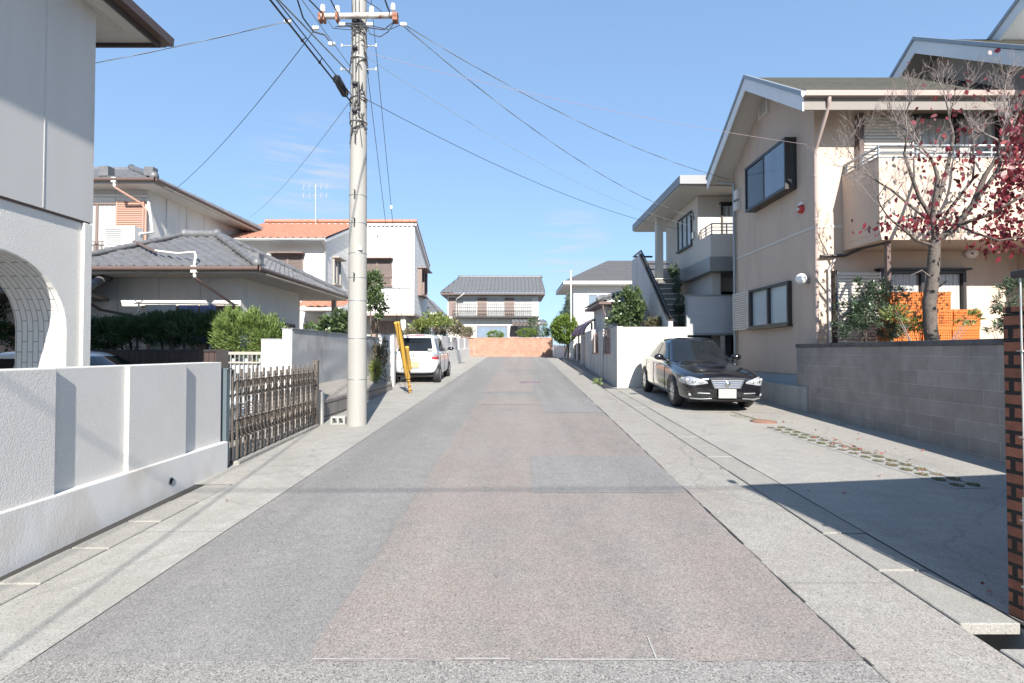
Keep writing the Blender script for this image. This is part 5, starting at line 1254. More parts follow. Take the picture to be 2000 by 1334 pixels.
for i, f in enumerate((.12,.3,.5,.7,.86)):
    p = at(690,205,8.45).lerp(at(528,0,5.75), f); q = at(690,190,8.45).lerp(at(540,0,5.75), f); mb = MB(); mb.tube([p, q], .006, 5); mb.ball(p,(.022,.022,.022),0,8,6)
    solo('cable_hanger', mb, M['wire'], ('small hanger on the thick communication cable, nearest the pole', 'small hanger on the thick communication cable, second from the pole', 'small hanger on the thick communication cable, third from the pole', 'small hanger on the thick communication cable, fourth from the pole', 'small hanger on the thick communication cable, farthest from the pole')[i], 'cable hanger', p, 'hangers of the communication cable')
wire('service_wire', 'pale twisted service wire running left behind the near grey house', at(560,42,8.0), at(20,152,9.5), .05, .005, M['wire'], twist=1)
wire('service_wire', 'black service wire sloping down left to the grey tiled house', at(612,62,8.0), at(318,388,15.0), .25, .006, M['wire'])
wire('service_wire', 'thin service wire sloping down left from the pole towards the white clapboard house', at(682,200,8.5), at(488,424,18.2), .2, .005, M['wire_g'])
wire('service_wire', 'twisted service wire sloping to the far eave of the beige gabled house', at(789,48,8.3), at(1424,350,13.7), .30, .0045, M['wire'], twist=1)
wire('service_wire', 'twisted service wire sloping to the window side of the outside stair house', at(789,52,8.3), at(1356,424,16.2), .45, .0045, M['wire'], twist=1)
wire('service_wire', 'faint pinkish wire sloping to the front corner of the beige gabled house', at(706,100,8.4), at(1590,284,9.95), .14, .0035, M['wire_p'])
wire('service_wire', 'thin grey wire sloping from the pole to the eave of the outside stair house', at(706,104,8.4), at(1345,440,16.1), .38, .004, M['wire_g'])
wire('service_wire', 'dark lower wire sloping from the pole clamp to the outside stair house', at(708,190,8.4), at(1352,452,16.2), .35, .005, M['wire'])
wire('service_wire', 'overhead cable crossing the road that shades a thin line on the asphalt', (-9,-4.7,6.7), (9,-4.5,6.7), .1, .011, M['wire'])
# ---------------------------------------------------------------- cars (nose at x = 0, length along +x, y across)
def lerp(a, b, t): return a + (b-a)*t
def interp(st, x):
    for p, q in zip(st, st[1:]):
        if p[0] <= x <= q[0]:
            f = (x-p[0])/(q[0]-p[0]); return [lerp(a, b, f) for a, b in zip(p, q)]
    return list(st[-1])
def subdiv(vs, fs, cuts, lv=2):
    """smooth closed shell, wheel openings cut out, returned as plain geometry"""
    me = D.meshes.new('tmp'); me.from_pydata(vs, [], fs); bm = bmesh.new(); bm.from_mesh(me)
    bmesh.ops.recalc_face_normals(bm, faces=bm.faces); bm.to_mesh(me); bm.free()
    o = D.objects.new('tmp', me); COL.objects.link(o)
    s = o.modifiers.new('s', 'SUBSURF'); s.levels = lv; s.render_levels = lv
    tmp = []
    for (cx, cz, r, half) in cuts:
        m = MB(); m.lathe([(0,-half),(r,-half),(r,half),(0,half)], (cx,0,cz), 'Y', 32)
        cm = m.mesh('cut', [], (0,0,0), merge=True); co = D.objects.new('cut', cm); COL.objects.link(co); tmp.append(co)
        b = o.modifiers.new('b', 'BOOLEAN'); b.operation = 'DIFFERENCE'; b.object = co; b.solver = 'EXACT'
    dg = bpy.context.evaluated_depsgraph_get(); ev = o.evaluated_get(dg); em = ev.to_mesh()
    V = [tuple(v.co) for v in em.vertices]; Fc = [tuple(p.vertices) for p in em.polygons]
    ev.to_mesh_clear()
    for q in tmp + [o]: D.objects.remove(q, do_unlink=True)
    return V, Fc
def car_shell(st, N_=9):
    vs = []
    for x, w, zb, zs, zc in st:
        half = [(0,zb),(w*.78,zb),(w*.95,zb+.04),(w,zb+.16),(w*1.0,lerp(zb,zs,.58)),(w*.985,zs-.07),(w*.935,zs-.005),(w*.66,lerp(zs,zc,.72)),(0,zc)]
        ring = [(x,-y,z) for y, z in half] + [(x,y,z) for y, z in half[1:-1]][::-1]
        vs += ring
    n = 2*N_-2; k = len(st)
    fs = [(i*n+j, i*n+(j+1)%n, (i+1)*n+(j+1)%n, (i+1)*n+j) for i in range(k-1) for j in range(n)]
    fs += [tuple(range(n)), tuple(range(k*n-1, (k-1)*n-1, -1))]
    return vs, fs
class Green:
    """greenhouse: cabin surface between belt line and roof"""
    def __init__(s, f0, f1, r0, r1, w0, w1, z0, z1, crown, bow=.14): s.__dict__.update(locals())
    def lev(s, q):
        e = q
        return lerp(s.f0,s.f1,e), lerp(s.r0,s.r1,e), lerp(s.w0,s.w1,e), lerp(s.z0,s.z1,q)
    def front(s, q, tt):
        f, r, w, z = s.lev(q); return Vector((f + s.bow*(1-q*.3)*tt*tt, tt*w*.94, z))
    def rear(s, q, tt):
        f, r, w, z = s.lev(q); return Vector((r - s.bow*.8*tt*tt, tt*w*.94, z))
    def side(s, q, u, sg):
        f, r, w, z = s.lev(q); a = f + s.bow + .05; b = r - s.bow*.8 - .05
        return Vector((lerp(a, b, u), sg*w*(1-.05*(2*u-1)**4), z))
    def ring(s, q):
        T = [-1,-.7,-.35,0,.35,.7,1]
        P = [s.front(q, x) for x in T] + [s.side(q, u, 1) for u in (.03,.25,.5,.75,.97)]
        P += [s.rear(q, x) for x in T[::-1]] + [s.side(q, u, -1) for u in (.97,.75,.5,.25,.03)]
        return P
    def shell(s):
        qs = [-.15,0,.25,.5,.75,.92,1.0]; R_ = [s.ring(q) for q in qs]
        c = Vector(((s.f1+s.r1)/2, 0, s.z1)); top = R_[-1]
        for k, (sc, dz) in enumerate(((.93,.35),(.75,.75),(.4,.95))):
            R_.append([Vector((c.x+(p.x-c.x)*sc, p.y*sc, s.z1+(s.crown-s.z1)*dz)) for p in top])
        vs = [p for r_ in R_ for p in r_]; n = len(R_[0])
        fs = [(i*n+j, i*n+(j+1)%n, (i+1)*n+(j+1)%n, (i+1)*n+j) for i in range(len(R_)-1) for j in range(n)]
        fs.append(tuple(range((len(R_)-1)*n, len(R_)*n)))
        return vs, fs
def patch(f, us, vs_, off, m=0):
    """thin glass panel following a surface function f(u,v), lifted by off"""
    nu, nv = len(us), len(vs_); P = [[f(u, v) for v in vs_] for u in us]; out = []
    for i in range(nu):
        for j in range(nv):
            du = P[min(i+1,nu-1)][j] - P[max(i-1,0)][j]; dv = P[i][min(j+1,nv-1)] - P[i][max(j-1,0)]
            n = du.cross(dv).normalized(); out.append((P[i][j], n))
    return out, nu, nv
def glass_panel(f, us, vs_, off, outward):
    pts, nu, nv = patch(f, us, vs_, off); mb = MB(); o = Vector(outward); vs = []
    for p, n in pts:
        if n.dot(o) < 0: n = -n
        vs.append(p + n*off)
    base = [p - (n if n.dot(o) > 0 else -n)*.01 for p, n in pts]
    mb.add(vs, [(i*nv+j, i*nv+j+1, (i+1)*nv+j+1, (i+1)*nv+j) for i in range(nu-1) for j in range(nv-1)], 0, True)
    return mb
def lin(a, b, n): return [a+(b-a)*i/(n-1) for i in range(n)]
t_bvh = {}
def make_car(label, paint, loc, rot, spec, slope=SL):
    """spec: stations, greenhouse, wheel radius and axles, lamps"""
    t = thing('parked_car', label, 'car', (0,0,0))
    st, g, wr, ax, kind = spec['st'], spec['g'], spec['wr'], spec['ax'], spec['kind']
    L_ = st[-1][0]; W = max(s[1] for s in st)
    vs, fs = car_shell(st); V, Fc = subdiv(vs, fs, [(a, wr, wr+.055, 1.4) for a in ax])
    mb = MB(); mb.add(V, Fc, 0, True); part('body', mb, paint, t)
    from mathutils.bvhtree import BVHTree
    t_bvh[t.name] = BVHTree.FromPolygons([Vector(v) for v in V], Fc)
    gv, gf = g.shell(); mb = MB(); V, Fc = subdiv(gv, gf, [], 1); mb.add(V, Fc, 0, True); part('cabin', mb, paint, t)
    mb = MB(); mb.box(ax[0]-.5, -W*.80, .2, ax[0]+.5, W*.80, .62); mb.box(ax[1]-.5, -W*.80, .2, min(ax[1]+.5,L_-.2), W*.80, .62); mb.box(.3,-W*.78,.17,L_-.3,W*.78,.3); part('underbody', mb, M['black'], t)
    G = M['carglass']
    part('windscreen', glass_panel(lambda q, x: g.front(q, x), lin(.04,.93,7), lin(-.93,.93,11), .012, (-1,0,.5)), G, t)
    part('rear_window', glass_panel(lambda q, x: g.rear(q, x), lin(spec.get('rq',.08),.92,6), lin(-.88,.88,9), .012, (1,0,.5)), G, t)
    for sg in (-1, 1):
        for u0, u1 in spec['sw']:
            part('side_window', glass_panel(lambda q, u: g.side(q, u, sg), lin(.05,.88,5), lin(u0,u1,5), .012, (0,sg,.2)), G, t)
    # wheels
    for a in ax:
        for sg in (-1, 1):
            y = sg*(W-.095); tw = .20; mb = MB()
            prof = [(wr*.62,-tw/2),(wr*.93,-tw/2),(wr,-tw/2+.03),(wr,tw/2-.03),(wr*.93,tw/2),(wr*.62,tw/2)]
            mb.lathe(prof, (a,y,wr), 'Y', 32); wh = part('wheel', mb, M['black'], t)
            mb = MB(); o = sg*tw/2
            mb.lathe([(wr*.64,o*.2),(wr*.66,o*.98),(wr*.60,o*.96),(wr*.58,o*.4),(0,o*.3)], (a,y,wr), 'Y', 28, 1)
            mb.lathe([(wr*.64,o*.98),(wr*.66,o*1.0),(wr*.60,o*.96)], (a,y,wr), 'Y', 28)
            for k in range(spec.get('spokes',7)):
                q = 2*math.pi*k/spec.get('spokes',7) + .2; c, s_ = math.cos(q), math.sin(q)
                pp = [(r_*c - w_*s_, r_*s_ + w_*c) for r_, w_ in ((wr*.1,-.022),(wr*.62,-.034),(wr*.62,.034),(wr*.1,.022))]
                mb.prism([(a+px_, y+o*.72, wr+pz_) for px_, pz_ in pp], (0,o*.2,0))
            mb.lathe([(wr*.17,o*.7),(wr*.15,o*.98),(0,o*.99)], (a,y,wr), 'Y', 16)
            part('rim', mb, [M['rim'], M['black']], wh)
    # mirrors
    mx, my, mz = spec['mir']
    for sg in (-1, 1):
        mb = MB(); mb.ball((mx, sg*(my+.10), mz), (.075,.115,.07), 0, 14, 10); mb.tube([(mx+.02, sg*(my-.08), mz-.06),(mx, sg*(my+.02), mz-.03)], .028, 8); part('mirror', mb, M['carpaint'] if spec.get('dark_mir') else paint, t)
    # shut lines and handles
    for sg in (-1, 1):
        for xd in spec['doors']:
            mb = MB(); q = interp(st, xd); mb.tube([(xd, sg*(q[1]+.001), .30), (xd, sg*(q[1]+.001), lerp(q[2],q[3],.58)), (xd+.02, sg*q[1]*.985, q[3]-.08)], .0055, 4); part('shut_line', mb, M['black'], t)
        for xh in spec['handles']:
            mh = MB(); q = interp(st, xh); mh.ball((xh, sg*(q[1]*.99+.005), q[3]-.13), (.075,.02,.018), 0, 10, 6); part('door_handle', mh, paint if kind == 'hatch' else M['chrome'], t)
    spec['extra'](t, paint)
    root = t; root.location = loc; root.rotation_mode = 'XYZ'
    root.rotation_euler = rot
    return t
def sedan_extra(t, paint):
    # headlamps, grille, intakes, plate (nose at x=0)
    bv = t_bvh[t.name]
    def on(y, z, off):
        h = bv.ray_cast(Vector((-1, y, z)), Vector((1,0,0)))
        if h[0] is None: return Vector((.3, y, z)), Vector((-1,0,0))
        return h[0] + h[1]*off*(1 if h[1].x < 0 else -1), h[1]
    for sg in (-1, 1):
        nu, nv = 13, 6; vs = []
        for u in lin(0,1,nu):
            y = lerp(.37,.80,u); z0 = lerp(.560,.522,min(1,u*1.6)) + .035*max(0,u-.75)*4; z1 = lerp(.585,.672,min(1,u*1.5)**.7) - .035*max(0,u-.8)*5
            for v in lin(0,1,nv): vs.append(on(sg*y, lerp(z0,z1,v), .012)[0])
        mb = MB(); mb.add(vs, [(i*nv+j, i*nv+j+1, (i+1)*nv+j+1, (i+1)*nv+j) for i in range(nu-1) for j in range(nv-1)], 0, True)
        h = part('headlight', mb, M['lens'], t)
        for y, r_ in ((.50,.030),(.62,.036),(.72,.040)):
            p, n = on(sg*y, lerp(.575,.605,(y-.45)/.3), .016); mb = MB()
            mb.ball(p, (.012,r_,r_), 0, 14, 8); part('reflector', mb, M['chrome'], h)
    mb = MB()
    gw = lambda z: lerp(.255, .335, (z-.475)/.17)
    mb.prism([(-.025,-gw(.645),.645),(-.025,gw(.645),.645),(-.025,gw(.475),.475),(-.025,-gw(.475),.475)], (.10,0,0), 1)
    for z in (.488,.527,.566,.605): w = gw(z+.01); mb.prism([(-.052,-w,z),(-.052,w,z),(-.034,w,z+.024),(-.034,-w,z+.024)], (.03,0,0))
    for s in (-1,1): mb.prism([(-.05,s*gw(.475),.47),(-.05,s*gw(.645),.65),(-.05,s*(gw(.645)-.022),.65),(-.05,s*(gw(.475)-.022),.47)], (.05,0,0))
    mb.prism([(-.05,-gw(.65),.638),(-.05,gw(.65),.638),(-.05,gw(.66),.662),(-.05,-gw(.66),.662)], (.06,0,0)); mb.prism([(-.05,-gw(.475),.466),(-.05,gw(.475),.466),(-.05,gw(.475),.482),(-.05,-gw(.475),.482)], (.05,0,0))
    gr_ = part('grille', mb, [M['chrome'], M['black']], t)
    mb = MB(); mb.lathe([(.030,-.01),(.048,-.012),(.048,.01)], (-.055,0,.56), 'X', 20); mb.ball((-.058,0,.56), (.012,.028,.02), 0, 10, 6); part('emblem', mb, M['chrome'], gr_)
    mb = MB(); mb.box(-.05,-.175,.285,-.035,.175,.46); part('number_plate', mb, M['plate'], t, bevel=.006)
    mb = MB()
    mb.prism([(-.006,-.50,.275),(-.006,.50,.275),(-.006,.46,.225),(-.006,-.46,.225)], (.1,0,0)); part('air_intake', mb, M['void'], t)
    mb = MB()
    for s in (-1,1):
        mb.tube([(-.006,s*.33,.37),(.015,s*.55,.375),(.12,s*.72,.39)], .012, 6); mb.tube([(-.018,s*.30,.275),(.0,s*.52,.265),(.10,s*.69,.27)], .010, 6)
    part('bumper_trim', mb, M['metal_g'], t)
    mb = MB()
    for s in (-1,1): mb.ball((.10,s*.68,.34), (.03,.05,.035), 0, 10, 8)
    part('fog_lamp', mb, M['lens'], t)
    mb = MB(); mb.tube([(1.62,-.5,.965),(1.45,0.0,.985),(1.55,.5,.965)], .012, 6); mb.tube([(1.68,-.35,.99),(1.75,.2,1.06)], .008, 5); mb.tube([(1.68,.25,.99),(1.78,.62,1.04)], .008, 5); part('wiper', mb, M['black'], t)
    mb = MB()
    for s in (-1,1):
        mb.tube([(.95,s*.52,.885),(.35,s*.36,.765),(.08,s*.30,.70)], .004, 4)
    part('bonnet_line', mb, M['black'], t)
SEDAN = dict(kind='sedan', wr=.315, ax=(.92,3.66), spokes=9, dark_mir=False,
  st=[(0,0.576,.30,.60,.655),(.03,0.672,.24,.645,.70),(.16,0.768,.20,.69,.765),(.45,0.816,.18,.755,.845),(.95,0.830,.18,.83,.915),(1.45,0.830,.18,.885,.96),(2.4,0.830,.18,.905,.94),(3.3,0.830,.18,.93,.97),(3.9,0.826,.20,.945,.99),(4.3,0.787,.24,.93,.98),(4.48,0.710,.30,.88,.92),(4.53,0.595,.35,.82,.86)],
  g=Green(1.22,2.05,4.02,3.15,.745,.535,.88,1.36,1.425,.17), sw=((.05,.50),(.535,.93)), mir=(1.78,.80,.99), doors=(1.55,2.62,3.45), handles=(2.45,3.35), extra=sedan_extra)
def hatch_extra(t, paint):
    L_ = 3.38
    bv = t_bvh[t.name]
    for sg in (-1, 1):
        def on(y, z, off):
            h = bv.ray_cast(Vector((5, y, z)), Vector((-1,0,0)))
            if h[0] is None: return Vector((3.2, y, z))
            return h[0] + h[1]*off*(1 if h[1].x > 0 else -1)
        def lampmesh(z0, z1, y0=.545, y1=.705):
            nu, nv = 7, 4; vs = [on(sg*y, z, .012) for y in lin(y0,y1,nu) for z in lin(z0,z1,nv)]; mb = MB()
            mb.add(vs, [(i*nv+j, i*nv+j+1, (i+1)*nv+j+1, (i+1)*nv+j) for i in range(nu-1) for j in range(nv-1)], 0, True); return mb
        h = part('tail_light', lampmesh(.80,.96), M['lens'], t)
        part('brake_lens', lampmesh(.735,.815,.535,.707), M['redlens'], h)
        mb = MB(); mb.ball((.22,sg*.55,.74), (.18,.15,.09), 0, 12, 8); part('headlight', mb, M['lens'], t)
    mb = MB(); mb.box(3.39,-.165,.50,3.415,.165,.665); part('number_plate', mb, M['plate_y'], t, bevel=.005)
    mb = MB(); mb.tube([(3.385,-.26,.72),(3.40,0,.735),(3.385,.26,.72)], .016, 6); mb.lathe([(0,.012),(.03,.012),(.035,0)], (3.385,0,.86), 'X', 12); part('tailgate_handle', mb, M['chrome'], t)
    mb = MB(); mb.tube([(3.14,-.30,1.445),(3.18,0,1.45),(3.14,.30,1.445)], .018, 6); part('brake_light', mb, M['redlens'], t)
    mb = MB(); mb.tube([(3.375,-.50,.62),(3.39,-.3,.47),(3.395,0,.46),(3.39,.3,.47),(3.375,.50,.62)], .005, 4); part('tailgate_line', mb, M['black'], t)
    mb = MB(); mb.box(3.22,.42,1.0,3.235,.56,1.06); mb.move(Matrix.Translation((.16,0,.0))); part('sticker', mb, M['plate'], t)
HATCH = dict(kind='hatch', wr=.275, ax=(.66,2.98), spokes=6, dark_mir=True, rq=.10,
  st=[(0,.50,.30,.62,.68),(.05,.60,.24,.70,.76),(.3,.69,.2,.83,.90),(.75,.735,.19,.90,.97),(1.5,.74,.18,.93,.96),(2.6,.74,.2,.97,1.0),(3.05,.73,.22,.98,1.01),(3.27,.685,.28,.95,.985),(3.36,.60,.34,.90,.94),(3.385,.50,.40,.82,.86)],
  g=Green(.70,1.36,3.30,2.96,.668,.515,.93,1.42,1.505,.14), sw=((.06,.48),(.52,.90)), mir=(1.12,.74,1.0), doors=(1.0,2.0,2.85), handles=(1.85,2.6), extra=hatch_extra)
tilt = math.atan(SL)
def car_rot(heading):  # heading: direction of the nose seen from above, angle from +X
    # body +x points from nose to tail
    return heading
def place_car(t, nose, head, slope=SL, wide=1):
    """nose on the ground, tail direction head (radians from +X), following the road slope"""
    d = Vector((math.cos(head), math.sin(head), 0)); d.z = slope*d.y; d.normalize()
    n = Vector((0,-slope,1)).normalized(); s = n.cross(d).normalized(); n = d.cross(s)
    m = Matrix((d, s*wide, n)).transposed().to_4x4(); m.translation = Vector(nose); t.matrix_basis = m
SED = dict(SEDAN)
c = make_car('glossy black sedan with chrome grille parked in front of the cream wall', M['carpaint'], (0,0,0), (0,0,0), SED)
place_car(c, (4.07, 9.74, gz(9.74)+.005), R(90-2.8), wide=.95)
c = make_car('white hatchback with a yellow number plate parked behind the yellow guy guard', M['whitecar'], (0,0,0), (0,0,0), HATCH)
place_car(c, (-2.97, 18.95, gz(18.95)+.005), R(-90))
c = make_car('silver white sedan parked behind the white garden wall near the arch', M['silvercar'], (0,0,0), (0,0,0), SED)
place_car(c, (-3.95, 7.55, .10), R(180+4), slope=0)

# ---------------------------------------------------------------- plants
def P(px, py, Y): return at(px, py, Y)
def blob(px, py, Y, rpx, rpy, ry): 
    c = at(px, py, Y); return (tuple(c), (rpx*Y/1000, ry, rpy*Y/1000))
hd = [(200,652,62,46),(262,648,58,44),(328,646,48,48),(385,645,58,52)]
labs = ['dark clipped juniper nearest the corner of the near grey house', 'dark clipped juniper above the silver car roof with gaps under its crown',
        'dark clipped juniper on a thin trunk under the hanging sheet', 'dark clipped juniper next to the bright green one']
for k, (px, py, rx_, ry_) in enumerate(hd):
    py -= 1
    b = [blob(px, py, 9.5, rx_*.86, ry_*.66, .42), blob(px-rx_*.4, py-ry_*.28, 9.5, rx_*.45, ry_*.42, .35), blob(px+rx_*.45, py-ry_*.22, 9.5, rx_*.45, ry_*.42, .35)]
    c = b[0][0]
    plant('juniper', labs[k], 'shrub', (c[0], 9.5, .5), b, 9000, .085, .16, M['lf_hedge'], 3, seed=20+k, group='clipped junipers above the dark fence', clumps=90, spread=.13, shell=.7, up=.9, jitter=.35, trunk_r=.05, part_name='crown', stem_name='trunk')
b = [blob(470,652,9.35,50,44,.36), blob(522,656,9.35,34,44,.34), blob(448,638,9.35,28,32,.3), blob(500,632,9.35,30,26,.3)]
plant('juniper', 'bright yellow green juniper in the sun beside the white wall end', 'shrub', (-4.8, 9.35, .5), b, 15000, .085, .17, M['lf_bright'], 5, seed=31, group='clipped junipers above the dark fence', clumps=120, spread=.13, shell=.75, up=.9, jitter=.35, trunk_r=.05, part_name='crown', stem_name='trunk')
b = [blob(10,600,11.5,40,60,.6), blob(30,660,11.0,30,40,.5)]
plant('garden_tree', 'dark leafy tree seen through the tiled arch', 'tree', (-11.2, 11.4, .4), b, 4500, .09, .5, M['lf_hedge'], 4, seed=33, part_name='crown', stem_name='trunk')
b = [blob(665,632,12.4,30,22,.4), blob(640,640,12.4,18,14,.3), blob(690,640,12.4,16,18,.3), blob(612,642,12.4,14,10,.3)]
plant('garden_shrub', 'broad leaved green shrub behind the stained wall left of the pole', 'shrub', (-4.2, 12.4, .5), b, 1500, .12, .55, M['lf_camellia'], 6, seed=34)
b = [blob(728,560,15.5,22,28,.4), blob(736,590,15.5,16,22,.35), blob(716,545,15.5,14,20,.3), blob(742,612,15.5,8,14,.2)]
plant('garden_tree', 'slim evergreen tree standing just right of the pole', 'tree', (-4.15, 15.5, .5), b, 3000, .10, .5, M['lf_camellia'], 4, seed=35, part_name='crown', stem_name='trunk', trunk_r=.04)
b = [blob(728,690,13.6,18,36,.3), blob(745,700,13.6,12,42,.3), blob(716,670,13.6,10,22,.3)]
plant('garden_shrub', 'dusky green shrub overhanging the wall right of the pole foot', 'shrub', (-3.62, 13.6, .5), b, 3200, .06, .45, M['lf_mix'], 6, seed=36, shell=.6)
b = [blob(733,722,12.7,11,24,.18)]
plant('garden_shrub', 'small yellow green shrub low on the block wall right of the pole', 'shrub', (-3.4, 12.7, .8), b, 1500, .05, .45, M['lf_yel'], 4, seed=37)
b = [blob(835,632,21.0,22,18,.6), blob(860,628,21.5,20,14,.6), blob(815,640,21.0,14,14,.5)]
plant('garden_shrub', 'yellow green leafy shrub above the looped railing', 'shrub', (-3.4, 21.0, 1.0), b, 2600, .12, .5, M['lf_yel'], 7, seed=38)
b = [blob(880,636,24,22,20,.8), blob(898,644,24.5,14,14,.7), blob(862,650,23,14,14,.5)]
plant('garden_shrub', 'brownish autumn shrub above the long pale wall', 'shrub', (-3.3, 24, 1.0), b, 3200, .09, .5, M['lf_mix'], 8, seed=39)
b = [blob(800,655,20.6,22,14,.4)]
plant('garden_shrub', 'sparse grey green shrub beside the white porch column', 'shrub', (-4.3, 20.7, .9), b, 700, .09, .35, M['lf_mix'], 8, seed=47)
b = [blob(1103,642,31,24,25,.8)]
plant('topiary_bush', 'round clipped bright green topiary bush by the brick wall', 'shrub', (3.2, 31, 1.2), b, 9000, .13, .5, M['lf_topi'], 4, seed=40, shell=.95, clumps=700, spread=.05, up=.1, part_name='crown', stem_name='trunk')
for k, (px, py, a, c_) in enumerate(((967,654,16,7),(1030,650,19,8))):
    b = [blob(px,py,38,a,c_,.6)]
    plant('topiary_bush', ('low clipped dome bush behind the brick wall before the white window', 'low clipped dome bush behind the brick wall before the brown door')[k], 'shrub', (b[0][0][0],38,1.2), b, 2500, .08, .5, M['lf_topi'], 3, seed=41+k, shell=.95, clumps=200, spread=.07)
b = [blob(1040,632,39,10,16,.4), blob(1060,645,38,12,12,.5), blob(1072,648,37,10,10,.5)]
plant('garden_shrub', 'loose grey green shrub at the right end of the far house', 'shrub', (2.0, 38.5, 1.2), b, 1500, .12, .4, M['lf_camellia'], 6, seed=44)
b = [blob(915,648,39,12,10,.5)]
plant('garden_shrub', 'dark reddish shrub left of the far house door', 'shrub', (-3.4, 39, 1.2), b, 900, .12, .4, M['lf_mix'], 5, seed=45)
b = [blob(1108,603,31.8,9,22,.3), blob(1110,585,31.8,5,12,.2), blob(1104,615,31.8,12,10,.3)]
plant('garden_tree', 'slim dark conifer in front of the white slate roofed house', 'tree', (3.45, 31.8, 1.1), b, 1500, .13, .2, M['lf_hedge'], 2, seed=46, part_name='crown', stem_name='trunk', trunk_r=.04)
b = [blob(1228,600,16.2,30,34,.5), blob(1215,622,16.2,24,18,.5), blob(1232,575,16.2,16,18,.35), blob(1250,615,16.2,14,22,.4)]
plant('garden_tree', 'glossy leaved evergreen bush rising behind the cream wall end', 'shrub', (3.75, 16.3, .6), b, 4200, .10, .5, M['lf_camellia'], 6, seed=48, part_name='crown', stem_name='trunk', trunk_r=.03)
b = [blob(1285,632,15.4,22,10,.3)]
plant('garden_shrub', 'low reddish shrub at the foot of the outside staircase', 'shrub', (4.35, 15.4, .6), b, 900, .08, .5, M['lf_mix'], 6, seed=49)
b = [blob(1316,532,17.3,10,16,.25), blob(1322,560,16.6,7,16,.2), blob(1328,600,15.8,8,20,.25), blob(1334,632,15.2,8,14,.25)]
plant('creeper', 'green plant trailing along the right side of the outside stairs', 'plant', (5.05, 15.2, 1.6), b, 2200, .09, .35, M['lf_nandina'], 6, seed=50, trunk_r=.012)
b = [blob(1690,600,8.9,44,40,.30), blob(1670,640,8.9,44,26,.30), blob(1725,580,8.9,34,26,.28), blob(1740,640,8.9,34,26,.25), blob(1690,560,8.9,24,16,.2)]
plant('garden_shrub', 'dark green fine leaved shrub over the dark block wall by the cream shutter', 'shrub', (6.15, 8.9, 1.0), b, 6000, .06, .32, M['lf_nandina'], 12, seed=51, shell=.5, clumps=110, spread=.12, trunk_r=.012)
b = [blob(1985,560,7.0,30,16,.2), blob(1960,590,7.0,14,22,.2), blob(1985,625,7.0,22,30,.2), blob(1945,640,7.0,10,12,.12)]
plant('garden_shrub', 'feathery shrub at the right edge behind the brick wall', 'shrub', (6.8, 7.0, 1.0), b, 1500, .075, .22, M['lf_nandina'], 8, seed=52, trunk_r=.010)
b = [blob(1893,620,8.3,18,12,.12), blob(1790,632,8.3,22,16,.12), blob(1750,612,8.3,20,14,.15)]
plant('garden_shrub', 'spindly half bare shrub in front of the orange crates', 'shrub', (6.75, 8.3, 1.0), b, 420, .075, .4, M['lf_yel'], 14, seed=53, trunk_r=.012, barkm=M['twig'])
b = [blob(1168,748,15.5,8,8,.12)]
plant('weed', 'small pale weed growing at the foot of the streaked wall', 'plant', (2.66, 15.5, gz(15.5)), b, 160, .08, .3, M['lf_weed'], 4, seed=54, trunk_r=.006)

